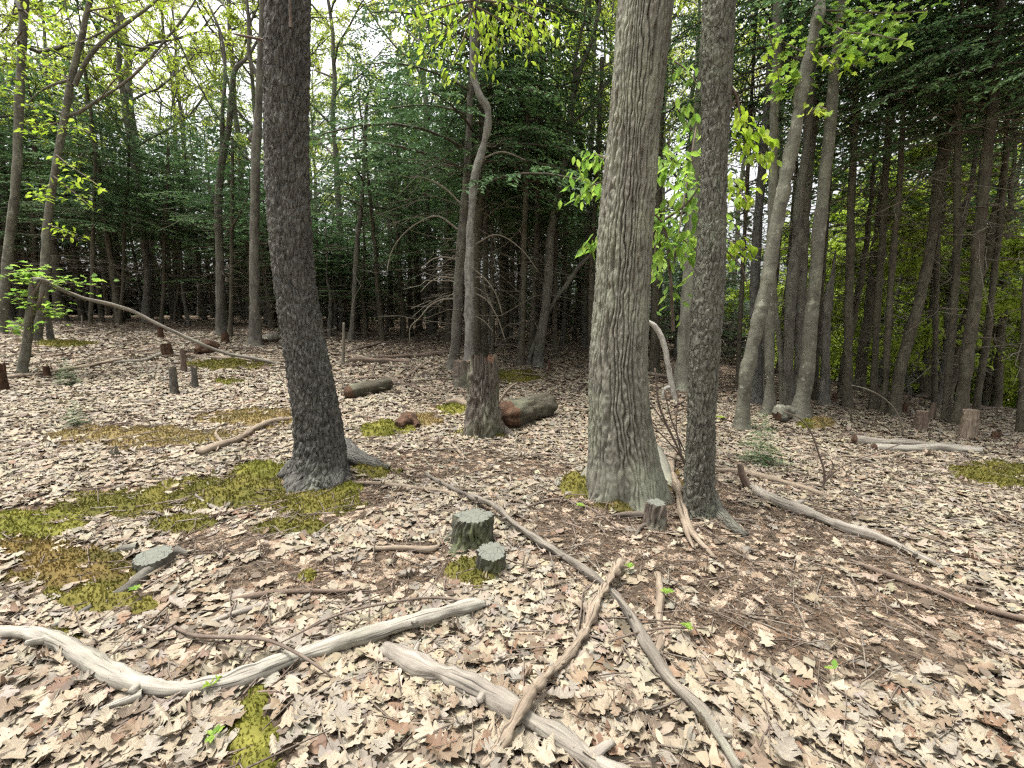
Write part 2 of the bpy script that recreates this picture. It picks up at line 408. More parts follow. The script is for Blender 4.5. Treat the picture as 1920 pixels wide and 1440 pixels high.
def big_pine():
    pts = [(598, 893, 128), (599, 868, 108), (600, 840, 98), (597, 800, 92), (588, 740, 88), (570, 640, 83), (553, 540, 79), (545, 440, 80), (538, 300, 81), (538, 150, 81), (541, 0, 82)]
    p = trunkpath(pts, n=330, ext=2); base = G(598, 893)
    t = thing('pine_tree', 'big dark pine with scaly charcoal bark and curved foot, left of centre', 'tree', base)
    trunk_mesh(p, 240, d_plate(.017, 30, 13), .30, 4, 1.2).obj('trunk', 'bark_pine', t)
    y = base[1]
    for k, r in enumerate([[(640, 850, 46), (668, 868, 36), (700, 878, 26), (728, 884, 10)], [(575, 868, 40), (556, 882, 36), (540, 892, 28), (524, 898, 12)], [(618, 880, 56), (628, 905, 44), (634, 918, 16)]]):
        q = ground_path(r, n=24, sink=.6); mb = MB(); tube(mb, q[:, :3], q[:, 3], 16, disp=d_plate(.008, 24, 11, 3), cap1=True, cap0=True); mb.obj('root', 'bark_pine', t)
    dead_stub(t, [(506, 78, 7), (480, 72, 6), (455, 67, 5), (437, 63, 3)], y, 'twig')
    dead_stub(t, [(545, 52, 8), (544, 20, 6), (543, -20, 4)], y-.27, 'twig')
def big_oak():
    pts = [(1172, 930, 138), (1170, 890, 134), (1168, 850, 126), (1163, 800, 117), (1159, 700, 107), (1163, 600, 99), (1169, 500, 95), (1172, 440, 93), (1184, 300, 90), (1197, 150, 93), (1210, 0, 95)]
    p = trunkpath(pts, n=320, ext=1.2); base = G(1172, 930)
    t = thing('oak_tree', 'thickest trunk, an oak with deep vertical furrows and grey green lichen', 'tree', base)
    trunk_mesh(p, 370, d_oak(.052), .26, 5, .4).obj('trunk', 'bark_oak', t)
    for r in [[(1212, 880, 70), (1236, 900, 46), (1252, 912, 22), (1262, 918, 8)], [(1170, 915, 50), (1186, 940, 36), (1196, 955, 14)], [(1128, 895, 50), (1108, 905, 36), (1090, 912, 14)]]:
        q = ground_path(r, n=26, sink=.45); mb = MB(); tube(mb, q[:, :3], q[:, 3], 20, disp=d_oak(.022, 26), cap1=True, cap0=True); mb.obj('root', 'bark_oak', t)
def brown_pine():
    pts = [(1311, 962, 66), (1311, 935, 60), (1311, 900, 56), (1315, 800, 54), (1319, 700, 57), (1325, 600, 54), (1331, 500, 54), (1334, 440, 53), (1339, 300, 50), (1344, 150, 52), (1347, 0, 54)]
    p = trunkpath(pts, n=330, ext=2); base = G(1311, 962)
    t = thing('pine_tree', 'slim brown grey pine trunk with one snaking root, right of the furrowed oak', 'tree', base)
    trunk_mesh(p, 150, d_plate(.011, 40, 20, 5, 16), .2, 3, 2.2).obj('trunk', 'bark_pine_brown', t)
    for r in [[(1325, 935, 40), (1340, 958, 32), (1362, 982, 22), (1382, 998, 16), (1400, 1008, 6)], [(1296, 945, 30), (1290, 962, 24), (1286, 974, 8)]]:
        q = ground_path(r, n=26, sink=.6); mb = MB(); tube(mb, q[:, :3], q[:, 3], 14, disp=d_plate(.005, 34, 18, 6), cap1=True, cap0=True); mb.obj('root', 'bark_pine_brown', t)
    y = base[1]
    for pts in [[(1362, 215, 6), (1378, 190, 5), (1392, 175, 3)], [(1360, 150, 9), (1380, 180, 8), (1388, 212, 5)], [(1362, 470, 4), (1390, 500, 3), (1402, 540, 2)]]:
        dead_stub(t, pts, y, 'twig')
big_pine(); big_oak(); brown_pine()

# ------------------------------------------------------------------ generic crowns (shared meshes)
def hemlock_meshes(seed, H, cb, R, dens=1., dead=46, trunk_r=.13, big=1., step=1., bm='bark_hemlock'):
    r = np.random.default_rng(seed)
    zz = np.linspace(-.15, H, 26); off = np.stack([np.cumsum(r.normal(0, .018, 26)), np.cumsum(r.normal(0, .018, 26)), zz], -1)
    off[:, :2] -= off[0, :2]
    tr = MB(); tube(tr, off, trunk_r*(1-.93*np.clip(zz/H, 0, 1)**1.1)*(1+.5*np.exp(-(zz+.15)/.18)), 12, disp=d_noise(.012, 18, 6, seed), cap1=True)
    ax = lambda z: np.array([np.interp(z, zz, off[:, 0]), np.interp(z, zz, off[:, 1]), z])
    wood, lv, dd = MB(), MB(), MB()
    P, D, S, C = [], [], [], []
    z, az = cb, r.uniform(0, 6)
    while z < H-.1:
        k = (z-cb)/(H-cb); L = R*(1-k)**.75*r.uniform(.65, 1.12)+.15
        az += 2.4+r.normal(0, .5)
        d = np.array([math.cos(az), math.sin(az), 0]); side = np.array([-d[1], d[0], 0])
        t = np.linspace(0, 1, 7); wob = r.normal(0, .05*L, 2)
        pth = ax(z)+d*(t*L)[:, None]+side*(wob[0]*np.sin(t*3))[:, None]
        pth[:, 2] += L*(.22*t-.38*t*t)*r.uniform(.6, 1.3)
        tube(wood, pth, .020*L/2*(1-.85*t)+.003, 4)
        nt_ = max(4, int(13*L/1.6*dens))
        tone = r.uniform(.75, 1.25)
        for j in range(nt_):
            tj = .14+.86*(j+r.uniform(0, 1))/nt_; sd = 1 if j % 2 else -1
            l2 = (.50*L*(1-tj)**.7+.16)*r.uniform(.7, 1.15)
            b = np.array([np.interp(tj, t, pth[:, m]) for m in range(3)])
            td = unit(d*r.uniform(.5, .9)+side*sd*r.uniform(.5, .95)+np.array([0, 0, r.uniform(-.30, .02)]))
            nc = max(3, int(l2/.050*dens/big)); q = (np.arange(nc)+.3)/nc
            pp = b+td*(q*l2)[:, None]; pp[:, 2] -= q*q*l2*.22
            fs = np.where(np.arange(nc) % 2, 1., -1.)
            sv_ = np.cross(td, [0, 0, 1.]); sv_ = unit(sv_)
            dirs = unit(td+sv_*(fs*.8)[:, None]+r.normal(0, .22, (nc, 3))+np.array([0, 0, -.18]))
            P.append(pp+r.normal(0, .012, (nc, 3))); D.append(dirs); S.append(unit(np.cross(dirs, np.array([0, 0, 1.])+r.normal(0, .35, (nc, 3)))))
            g = r.uniform(.75, 1.25, nc)*tone; tip = q*tj
            C.append(np.stack([(.072+.065*tip)*g, (.145+.080*tip)*g, (.062+.012*tip)*g], -1))
        z += r.uniform(.09, .18)*max(.55, 1-k*.3)*step
    P, D, S, C = map(np.concatenate, (P, D, S, C)); n = len(P)
    cards(lv, P, D, S, r.uniform(.075, .125, n)*big, r.uniform(.036, .056, n)*big, C, .15)
    pass
    for k in range(dead):
        z = r.uniform(.7, cb+.9); a = r.uniform(0, 6.28); L = min(r.gamma(2.2, .42)+.15, 2.4)
        d = np.array([math.cos(a), math.sin(a), 0]); t = np.linspace(0, 1, 5)
        pth = ax(z)+d*(t*L)[:, None]+np.cumsum(r.normal(0, .075, (5, 3)), 0)*L; pth[0] = ax(z)
        pth[:, 2] += L*(r.uniform(-.25, .45)*t-r.uniform(.05, .5)*t*t)
        tube(dd, pth, .011*(1-.8*t)+.002, 3)
        for j in range(r.integers(2, 6)):
            tj = r.uniform(.25, .95); b = np.array([np.interp(tj, t, pth[:, m]) for m in range(3)])
            a2 = a+r.choice([-1, 1])*r.uniform(.4, 1.1); l2 = r.uniform(.15, .5)*L
            tt = np.linspace(0, 1, 3)[:, None]
            tube(dd, b+tt*np.array([math.cos(a2), math.sin(a2), r.uniform(-.5, .1)])*l2, .004*(1-.6*tt[:, 0])+.001, 3)
    nm = 'hemlock'
    return dict(trunk=tr.mesh(nm+'_trunk', bm), branches=wood.mesh(nm+'_branches', 'bark_hemlock'),
                crown=lv.mesh(nm+'_crown', 'needles', smooth=False), dead_branches=dd.mesh(nm+'_dead_branches', 'dead_twig'), H=H, cb=cb)
def decid_meshes(seed, H, cb, R, leaf=.07, per=5, hue=0, trunk_r=.12, barkm='bark_grey', limbs=16, droop=.1, low=False):
    r = np.random.default_rng(seed)
    zz = np.linspace(-.15, H, 22); off = np.stack([np.cumsum(r.normal(0, .045, 22)), np.cumsum(r.normal(0, .045, 22)), zz], -1); off[:, :2] -= off[0, :2]
    tr = MB(); tube(tr, off, trunk_r*(1-.9*np.clip(zz/H, 0, 1))*(1+.4*np.exp(-(zz+.15)/.2))+.006, 12, disp=d_noise(.008, 18, 8, seed), cap1=True)
    ax = lambda z: np.array([np.interp(z, zz, off[:, m]) for m in range(3)])
    wood, lv = MB(), MB(); P, D, C = [], [], []
    def twig(b, d, L, rd, lev):
        n = 6; t = np.linspace(0, 1, n); d = unit(d)
        pth = b+d*(t*L)[:, None]+np.cumsum(r.normal(0, .035*L, (n, 3)), 0); pth[0] = b
        pth[:, 2] += L*(.18 if lev == 0 else -droop)*t*t
        tube(wood, pth, rd*(1-.75*t)+.002, 5 if lev == 0 else 3)
        if lev < 2:
            m = r.integers(5, 9) if lev == 0 else r.integers(4, 7)
            for j in range(m):
                tj = r.uniform(.25, 1); q = np.array([np.interp(tj, t, pth[:, k]) for k in range(3)])
                dd = unit(d+r.normal(0, .62, 3)*np.array([1, 1, .7])); twig(q, dd, L*r.uniform(.28, .5), rd*.5, lev+1)
        if lev >= 1:
            m = int(per*(1.6 if lev == 2 else 1.)); tj = r.uniform(.2, 1, m)
            q = np.stack([np.interp(tj, t, pth[:, k]) for k in range(3)], -1)+r.normal(0, .05, (m, 3))
            P.append(q); D.append(unit(d*.4+r.normal(0, .6, (m, 3))+np.array([0, 0, -.35])))
            g = r.uniform(.7, 1.3, (m, 1))*np.array([[.38, .47, .07] if hue == 0 else [.36, .47, .07] if hue == 1 else [.46, .52, .08]])
            C.append(g)
    for k in range(limbs):
        z = cb+(H-cb)*((k+r.uniform(0, 1))/limbs)**.9*.97; kk = (z-cb)/(H-cb); a = k*2.4+r.normal(0, .5)
        L = R*(1-.72*kk)*r.uniform(.7, 1.2)
        twig(ax(z), np.array([math.cos(a), math.sin(a), r.uniform(.05, .5) if low else r.uniform(.35, 1.)]), L, trunk_r*.36*(1-.6*kk), 0)
    P, D, C = map(np.concatenate, (P, D, C)); n = len(P)
    S = unit(np.cross(D, r.normal(0, .5, (n, 3))+np.array([0, 0, 1.])))
    cards(lv, P, D, S, r.uniform(.75, 1.3, n)*leaf, r.uniform(.45, .7, n)*leaf, C, .15)
    return dict(trunk=tr.mesh('tree_trunk', barkm), branches=wood.mesh('tree_branches', barkm), crown=lv.mesh('tree_crown', 'foliage', smooth=False), H=H, cb=cb)

HEM = [hemlock_meshes(101, 12, 3.6, 2.3, .95, 34), hemlock_meshes(102, 14, 4.6, 2.6, .9, 38), hemlock_meshes(103, 10.5, 3.0, 2.1, 1.0, 30), hemlock_meshes(104, 16, 5.2, 2.6, .85, 42)]
FARH = [hemlock_meshes(111, 11, 4.2, 2.4, .75, 44, .13, 2.0, 1.5), hemlock_meshes(112, 12, 4.0, 2.5, .75, 44, .13, 2.0, 1.5), hemlock_meshes(113, 7, .3, 2.4, .8, 4, .08, 2.0, 1.4)]
POLE = [hemlock_meshes(121, 9, 4.3, 1.5, .65, 34, .075, 2.0, 1.8), hemlock_meshes(122, 10, 5.2, 1.5, .65, 38, .095, 2.0, 1.8), hemlock_meshes(123, 9.5, 4.6, 1.3, .65, 30, .06, 2.0, 1.9, 'bark_grey')]
DEC = [decid_meshes(201, 15, 4.5, 4.2, .10, 8, 0, .15, limbs=16), decid_meshes(202, 18, 7, 4.6, .10, 7, 2, .16, limbs=15), decid_meshes(203, 11, 2.2, 3.6, .12, 8, 1, .10, limbs=15), decid_meshes(204, 5.5, .3, 2.6, .12, 10, 1, .05, limbs=15, low=True)]
def plant(kit, name, label, cat, x, y, rz, s=1., group=None, sz=None, parts=('trunk', 'branches', 'crown', 'dead_branches'), tilt=(0, 0)):
    t = thing(name, label, cat, ground_at(x, y), group); t.rotation_euler = (tilt[0], tilt[1], rz); t.scale = (s, s, sz or s)
    for k in parts:
        if k in kit:
            o = bpy.data.objects.new(k, kit[k]); COL.objects.link(o); o.parent = t
            if k != 'trunk': o['kind'] = 'stuff'
    return t
def attach(kit, t, path, z0, s=1., rz=0., sz=None, parts=('branches', 'crown', 'dead_branches')):
    """hang a crown kit on a hand drawn trunk so that its own crown base sits at height z0 above the foot"""
    zs = path[:, 2]; foot = np.array(t.location)
    k = int(np.argmin(abs(zs-(foot[2]+z0)))); k = min(max(k, 2), len(path)-2)
    d = Vector(path[-1, :3]-path[max(k-12, 0), :3]).normalized(); q = Vector((0, 0, 1)).rotation_difference(d)
    m = Matrix.Translation(Vector(path[k, :3]-foot)) @ q.to_matrix().to_4x4() @ Matrix.Rotation(rz, 4, 'Z') @ Matrix.Diagonal((s, s, sz or s, 1)) @ Matrix.Translation((0, 0, -kit['cb']))
    for nme in parts:
        if nme in kit:
            o = bpy.data.objects.new(nme, kit[nme]); COL.objects.link(o); o.parent = t; o.matrix_local = m; o['kind'] = 'stuff'

# ------------------------------------------------------------------ trees one can tell apart
def mid_tree(name, label, pts, m, y=None, seg=22, n=70, amp=.010, flare=.25, ext=5., branches=(), crown=None, bm=None, group=None, fx=16, fz=5, dead=None):
    p = trunkpath(pts, y, n=n, ext=ext); base = p[0, :3].copy(); base[2] = gz(base[0], base[1])
    t = thing(name, label, 'tree', base, group)
    trunk_mesh(p, seg, d_noise(amp, fx, fz, int(pts[0][0])), flare, 4, pts[0][0]).obj('trunk', m, t)
    for b in branches: limb(b, base[1], seg=6, n=16).obj('branch', bm or m, t)
    if crown: attach(crown[0], t, p, crown[1], *crown[2:])
    return t, p
# left side
mid_tree('beech_tree', 'grey beech trunk at the left edge of the photo', [(3, 625, 26), (8, 560, 22), (15, 480, 20), (33, 300, 19), (36, 200, 18), (46, 0, 17)], 'bark_beech', crown=(DEC[0], 5.5, .9, 1.))
mid_tree('beech_tree', 'leaning pale beech forking high up behind the snapped snag', [(68, 640, 25), (75, 600, 21), (83, 540, 20), (87, 440, 18), (107, 300, 16), (122, 217, 15), (137, 133, 14), (150, 83, 13), (165, 17, 11)], 'bark_beech',
         branches=([(140, 160, 11), (160, 118, 10), (185, 85, 9), (240, 42, 7), (292, 2, 5), (320, -30, 4)], [(124, 218, 8), (145, 212, 8), (180, 190, 7), (240, 150, 6), (310, 75, 5), (362, 8, 4), (385, -40, 3)], [(132, 150, 7), (105, 157, 6), (75, 172, 4), (50, 195, 2)],
                   [(185, 88, 4), (230, 95, 3), (262, 120, 2)], [(152, 80, 5), (130, 40, 4), (120, -10, 3)]), crown=(DEC[1], 7.5, .7, 2.))
mid_tree('forked_tree', 'rough grey tree forking into two stems beside the dead pale limb', [(415, 628, 22), (414, 600, 19), (413, 530, 17), (412, 480, 16), (410, 367, 15), (417, 300, 14), (430, 233, 11), (435, 167, 10), (441, 130, 9), (463, 108, 6), (490, 60, 4)], 'bark_grey', ext=2, crown=(DEC[0], 7.2, .55, .5),
         branches=([(416, 305, 10), (418, 200, 9), (422, 150, 8), (415, 67, 6), (390, 5, 4)], [(422, 443, 5), (436, 425, 5), (450, 400, 5), (467, 360, 4), (470, 330, 3)], [(405, 390, 4), (395, 360, 4), (383, 340, 3), (353, 290, 2)], [(432, 170, 5), (420, 120, 4), (410, 60, 3)]))
mid_tree('maple_tree', 'dark grey tree with one high crooked limb just left of the big pine', [(479, 648, 30), (478, 610, 23), (477, 480, 19), (478, 367, 17), (480, 283, 18), (485, 200, 15), (488, 133, 14), (490, 67, 13), (493, 0, 12)], 'bark_grey',
         branches=([(486, 150, 9), (475, 128, 9), (468, 110, 8), (467, 67, 7), (463, 0, 6), (455, -60, 4)], [(480, 265, 9), (470, 262, 9), (472, 250, 7), (490, 240, 4)]), crown=(DEC[1], 8, .6, .3))
for px, py, tx, w, lab in [(170, 612, 178, 9, 'thin pole trunk between the pale beech and the bent over stem'), (303, 612, 314, 8, 'thinnest pale pole trunk standing above the bent over stem'), (225, 608, 240, 7, 'thin dark pole trunk leaning right in the left woods'), (328, 606, 346, 6, 'slanting sapling pole near the rough forked tree'), (433, 632, 436, 8, 'straight thin pole just right of the rough forked tree')]:
    mid_tree('hemlock_tree', lab, [(px, py, w+2), ((px*2+tx)/3, py-60, w), ((px+tx)/2, 440, w), (tx, 330, w*.8)], 'bark_hemlock', seg=12, n=40, ext=.8, crown=(HEM[2], 2.6, .8, px, .48))
# centre
mid_tree('hemlock_tree', 'slim grey trunk standing alone above the stacked logs, right of the big pine', [(658, 640, 15), (660, 620, 11), (665, 540, 10), (671, 440, 9), (678, 383, 8), (684, 280, 7)], 'bark_grey', seg=12, n=40, ext=1, crown=(HEM[0], 3.2, .9, 1., .55))
mid_tree('hemlock_tree', 'grey trunk leaning slightly, immediately left of the pale crooked stem', [(850, 693, 26), (853, 660, 21), (860, 540, 20), (867, 440, 18), (875, 333, 14), (880, 233, 12), (883, 167, 12), (893, 100, 11), (897, 0, 10)], 'bark_grey', crown=(HEM[1], 3.3, 1.05, .4))
DEADC = [[(850, 560, 4), (828, 562, 3.4), (808, 572, 3), (785, 598, 2.4), (770, 612, 2), (769, 645, 1.6)], [(855, 486, 4), (832, 482, 3), (812, 486, 2.6), (790, 505, 2)], [(853, 522, 4), (825, 520, 3), (808, 528, 2.4), (788, 548, 1.8)], [(858, 430, 4), (820, 405, 3), (780, 420, 2.4), (735, 470, 1.8), (724, 520, 1.4)], [(862, 380, 4), (830, 350, 3), (800, 335, 2.4), (770, 330, 1.8)]]
mid_tree('crooked_tree', 'pale flaking stem with a sharp crook near its top, centre', [(877, 716, 26), (879, 690, 21), (880, 573, 18), (882, 440, 16), (885, 400, 15), (890, 333, 16), (899, 300, 16), (908, 267, 13), (915, 233, 13), (913, 200, 13), (900, 180, 14), (892, 157, 11), (887, 137, 11), (884, 80, 8), (880, 0, 6)], 'bark_pale', seg=24, n=110, amp=.012, flare=.3, ext=1.5, bm='dead_twig', branches=DEADC+[[(888, 505, 4), (912, 525, 3), (930, 552, 2.4), (942, 590, 1.8)], [(886, 548, 4), (912, 562, 3), (930, 590, 2.4), (948, 640, 1.6)], [(884, 590, 3.4), (905, 600, 2.6), (925, 622, 1.8)], [(888, 460, 3.4), (930, 440, 2.6), (975, 465, 2), (1010, 510, 1.5)], [(900, 300, 4), (940, 285, 3), (985, 300, 2.2)]])
mid_tree('hemlock_tree', 'dark hemlock trunk rising straight behind the tall broken stump', [(895, 676, 20), (895, 640, 16), (896, 440, 15), (902, 367, 17), (907, 167, 14), (920, 33, 12)], 'bark_hemlock', crown=(HEM[3], 3.6, .9, 1.1))
mid_tree('hemlock_tree', 'second dark trunk close behind the tall broken stump', [(909, 672, 15), (909, 600, 11), (911, 440, 10), (916, 300, 9)], 'bark_hemlock', seg=12, n=40, crown=(HEM[0], 4.2, .9, 2.))
mid_tree('hemlock_tree', 'thin hemlock pole halfway between the broken stump and the arching stem', [(925, 660, 8), (924, 540, 7), (923, 440, 6), (930, 300, 5)], 'bark_hemlock', seg=10, n=40, crown=(HEM[2], 3.8, .8, 2.6))
mid_tree('hemlock_tree', 'first of two straight hemlocks left of the arching stem', [(976, 688, 15), (978, 660, 11), (982, 540, 10), (983, 440, 10), (987, 333, 9), (990, 233, 8)], 'bark_hemlock', seg=14, n=40, crown=(HEM[1], 3.6, .9, 3.))
mid_tree('hemlock_tree', 'dark hemlock rising right behind the arching stem', [(996, 676, 16), (998, 640, 13), (1003, 540, 12), (1007, 440, 11), (1008, 333, 10), (1012, 233, 9)], 'bark_hemlock', seg=14, n=40, crown=(HEM[3], 4.4, .8, 4.))
mid_tree('birch_tree', 'tall grey tree sweeping right with a forked top left of the oak', [(1007, 686, 22), (1012, 650, 18), (1027, 540, 17), (1033, 440, 16), (1040, 400, 15), (1057, 317, 14), (1068, 233, 13), (1077, 167, 11), (1093, 117, 9), (1113, 67, 8), (1123, 17, 7)], 'bark_grey', ext=2,
         branches=([(1068, 240, 7), (1080, 226, 6), (1107, 200, 5), (1140, 153, 4), (1165, 120, 3)], [(1077, 170, 8), (1078, 120, 7), (1090, 60, 5), (1100, 0, 4)]), crown=(DEC[0], 6., .6, .7))
mid_tree('arching_sapling', 'bare thin stem arching right towards the furrowed oak', [(992, 684, 10), (1013, 620, 9), (1040, 563, 8), (1067, 527, 8), (1083, 503, 8), (1117, 470, 6), (1150, 445, 5), (1185, 430, 3)], 'bark_grey', seg=12, n=50, ext=0)
mid_tree('hemlock_tree', 'dark split trunk standing between the arching stem and the furrowed oak', [(1040, 674, 13), (1040, 600, 10), (1041, 540, 9), (1044, 400, 8)], 'bark_hemlock', seg=12, n=40, ext=2, crown=(HEM[2], 3., .8, 5., .4))
mid_tree('hemlock_tree', 'dark trunk hidden behind the left edge of the furrowed oak', [(1108, 690, 13), (1108, 600, 11), (1112, 440, 10), (1120, 300, 9)], 'bark_hemlock', seg=12, n=40, ext=2, crown=(HEM[2], 3., .7, 5.5, .35))
mid_tree('hemlock_tree', 'dark trunk seen between the furrowed oak and the bent white branch', [(1227, 700, 22), (1228, 660, 18), (1230, 517, 17), (1233, 400, 15), (1238, 250, 13)], 'bark_hemlock', seg=16, n=40, crown=(HEM[0], 5.0, .7, 6.))
mid_tree('oak_tree', 'leaning furrowed trunk half hidden behind the slim brown pine', [(1284, 727, 50), (1286, 690, 40), (1291, 607, 36), (1298, 490, 34), (1310, 300, 31), (1325, 100, 28)], 'bark_oak', seg=40, n=120, amp=.02, fx=24, fz=3, crown=(DEC[1], 8.5, .6, 5.))
# right side clump and woods edge
mid_tree('beech_tree', 'knobbly leaning beech in front of the clump, covered in swellings', [(1391, 806, 38), (1393, 780, 27), (1395, 740, 26), (1407, 667, 26), (1423, 600, 27), (1440, 523, 27), (1453, 440, 25), (1470, 350, 26), (1493, 233, 24), (1510, 133, 22), (1530, 50, 20), (1540, 0, 19)], 'bark_beech', seg=40, n=130, amp=.018, fx=9, fz=9, flare=.2)
mid_tree('beech_tree', 'upright smooth beech, leftmost straight stem of the right hand clump', [(1442, 778, 36), (1443, 755, 24), (1443, 640, 20), (1446, 500, 19), (1450, 317, 18), (1452, 200, 17), (1457, 100, 16), (1458, 0, 16)], 'bark_beech', n=80, crown=(DEC[0], 6.5, .7, 1.))
mid_tree('beech_tree', 'thin bumpy stem squeezed between the beeches of the clump', [(1467, 772, 18), (1467, 740, 13), (1462, 640, 12), (1454, 583, 11), (1449, 500, 10), (1447, 420, 8)], 'bark_beech', seg=16, amp=.012, fx=12, fz=12, ext=1)
mid_tree('maple_tree', 'stem with red rotten streaks in the middle of the clump', [(1478, 774, 28), (1478, 740, 22), (1480, 607, 22), (1487, 507, 22), (1497, 440, 21), (1497, 400, 20), (1513, 267, 17), (1520, 160, 15), (1530, 0, 13)], 'bark_grey', n=80)
mid_tree('maple_tree', 'dark stem directly behind the curved beech of the clump', [(1497, 756, 24), (1499, 700, 21), (1503, 560, 20), (1507, 440, 19), (1516, 330, 18), (1527, 200, 16), (1540, 60, 14)], 'bark_grey')
mid_tree('beech_tree', 'smooth pale beech curving gently right, the rightmost stem of the clump', [(1497, 786, 52), (1502, 760, 35), (1512, 707, 30), (1520, 607, 27), (1530, 507, 25), (1535, 440, 25), (1543, 367, 24), (1557, 233, 22), (1567, 100, 19), (1577, 17, 18)], 'bark_beech', seg=32, n=100, crown=(DEC[2], 5.5, .8, 3.))
mid_tree('hemlock_tree', 'dark violet grey trunk behind the knobbly leaning beech', [(1420, 757, 26), (1420, 700, 20), (1415, 560, 19), (1420, 433, 18), (1428, 330, 16), (1440, 180, 14)], 'bark_pine', crown=(HEM[1], 5., .75, 1.))
mid_tree('hemlock_tree', 'thin near black trunk left of the knobbly leaning beech', [(1383, 730, 11), (1386, 640, 9), (1391, 540, 9), (1398, 400, 8)], 'bark_hemlock', seg=12, n=40, crown=(HEM[2], 4.5, .8, 1.4))
mid_tree('hemlock_tree', 'dark trunk tucked right behind the smooth curving beech', [(1526, 752, 19), (1529, 700, 15), (1537, 560, 14), (1547, 440, 13), (1556, 300, 11)], 'bark_hemlock', seg=14, n=40, crown=(HEM[0], 5., .8, 2.))
mid_tree('broken_snag', 'dead trunk with splintered top beside the curved beech', [(1546, 760, 26), (1547, 720, 20), (1549, 600, 19), (1556, 540, 15), (1564, 500, 8), (1568, 470, 3)], 'bark_grey', ext=0, amp=.016)
RIGHT = [
 ('straight dark hemlock, first well clear of the beech clump', [(1588, 766, 24), (1589, 720, 19), (1592, 540, 17), (1595, 440, 16), (1595, 400, 15), (1600, 300, 14), (1606, 150, 12)], HEM[1], 3.9, .85),
 ('left one of two close parallel hemlocks right of the clump', [(1638, 770, 20), (1639, 720, 16), (1648, 540, 15), (1655, 440, 14), (1662, 300, 12), (1670, 150, 10)], HEM[0], 4.0, .85),
 ('right one of two close parallel hemlocks right of the clump', [(1657, 776, 18), (1660, 720, 14), (1668, 573, 13), (1678, 440, 12), (1684, 383, 11), (1692, 240, 9)], HEM[2], 4.0, .9),
 ('strongly leaning dark hemlock slanting right across the woods edge', [(1676, 780, 30), (1680, 740, 24), (1693, 673, 23), (1717, 590, 22), (1737, 507, 21), (1750, 433, 22), (1763, 317, 23), (1787, 233, 23), (1810, 150, 20), (1830, 67, 18), (1840, 0, 17)], HEM[3], 4.3, .9),
 ('thin hemlock seen through the gap right of the leaning trunk', [(1751, 768, 15), (1752, 700, 12), (1756, 540, 11), (1757, 440, 11), (1761, 300, 10)], HEM[2], 4.6, .8),
 ('hemlock trunk immediately left of the stoutest right hand hemlock', [(1773, 790, 21), (1776, 740, 17), (1787, 607, 16), (1795, 440, 15), (1795, 333, 14), (1797, 233, 12)], HEM[0], 4.2, .95),
 ('stoutest hemlock of the right woods edge with bare lower trunk', [(1799, 797, 46), (1802, 770, 33), (1813, 673, 29), (1827, 573, 27), (1835, 440, 25), (1843, 367, 25), (1853, 267, 24), (1863, 183, 22), (1869, 100, 20)], HEM[1], 3.3, 1.1),
 ('slanting hemlock right beside the stoutest right hand hemlock', [(1829, 782, 20), (1834, 730, 16), (1847, 657, 15), (1863, 523, 14), (1873, 440, 14), (1882, 333, 13), (1886, 267, 11), (1892, 120, 9)], HEM[2], 3.6, 1.1),
 ('near black trunk cut off by the right edge of the photo', [(1913, 812, 22), (1916, 760, 17), (1922, 600, 16), (1932, 400, 14)], HEM[3], 3.6, 1.0)]
for k, (lab, pts, kit, z0, s) in enumerate(RIGHT):
    mid_tree('hemlock_tree', lab, pts, 'bark_hemlock', seg=20, n=60, crown=(kit, z0+.45, s*.68, k*1.3))
mid_tree('beech_tree', 'slim pale stem close behind the knobbly leaning beech', [(1431, 776, 18), (1433, 740, 14), (1438, 600, 13), (1444, 440, 12), (1450, 300, 11), (1462, 150, 10), (1478, 0, 9)], 'bark_beech', y=8.2, seg=14, n=50)
mid_tree('beech_tree', 'slim pale stem right behind the smooth curving beech', [(1517, 770, 18), (1518, 740, 14), (1524, 600, 13), (1532, 440, 12), (1548, 300, 11), (1566, 150, 10), (1590, 0, 9)], 'bark_beech', y=8.6, seg=14, n=50)
# short dead trunk, far right understory
mid_tree('hemlock_tree', 'short black slanting trunk low between the right hand hemlocks', [(1728, 760, 18), (1733, 700, 15), (1741, 640, 13), (1748, 560, 11)], 'bark_hemlock', y=9.5, seg=14, n=40, crown=(HEM[0], 5, .8, 3.))

# ------------------------------------------------------------------ the woods behind
wr = np.random.default_rng(77); placed = []
def free(x, y, d, lst=None): return all((x-a)**2+(y-b)**2 > d*d for a, b in (placed if lst is None else lst))
MARK = [(10, 'the leftmost beech'), (75, 'the snapped sapling'), (170, 'the thin left pole'), (300, 'the middle of the bent stem'), (415, 'the rough forked tree'), (480, 'the tree with the crooked limb'), (560, 'the big dark pine'), (660, 'the lone slim trunk'), (760, 'the stacked logs'), (875, 'the pale crooked stem'), (925, 'the tall broken stump'), (1005, 'the arching stem'), (1165, 'the furrowed oak'), (1240, 'the bent white branch'), (1320, 'the slim brown pine'), (1400, 'the knobbly beech'), (1490, 'the beech clump'), (1560, 'the splintered dead trunk'), (1650, 'the two parallel hemlocks'), (1720, 'the strongly leaning hemlock'), (1800, 'the stoutest hemlock'), (1890, 'the right edge hemlocks')]
def behind(x, y):
    px = 960+F*x/(y*math.cos(PITCH)); k = min(MARK, key=lambda m: abs(m[0]-px))
    row = 'close' if y < 16 else 'a little way' if y < 20 else 'farther' if y < 26 else 'far'
    return row+' behind '+k[1]
def cap(x, y):                                                    # the skyline of the hemlocks falls towards the gaps
    k = x/y; t = .62 if k < -.85 else .40 if k < -.62 else .33 if k < -.46 else .23 if k < -.30 else .48 if k < .12 else .24
    return EYE+t*y-float(gz(x, y))
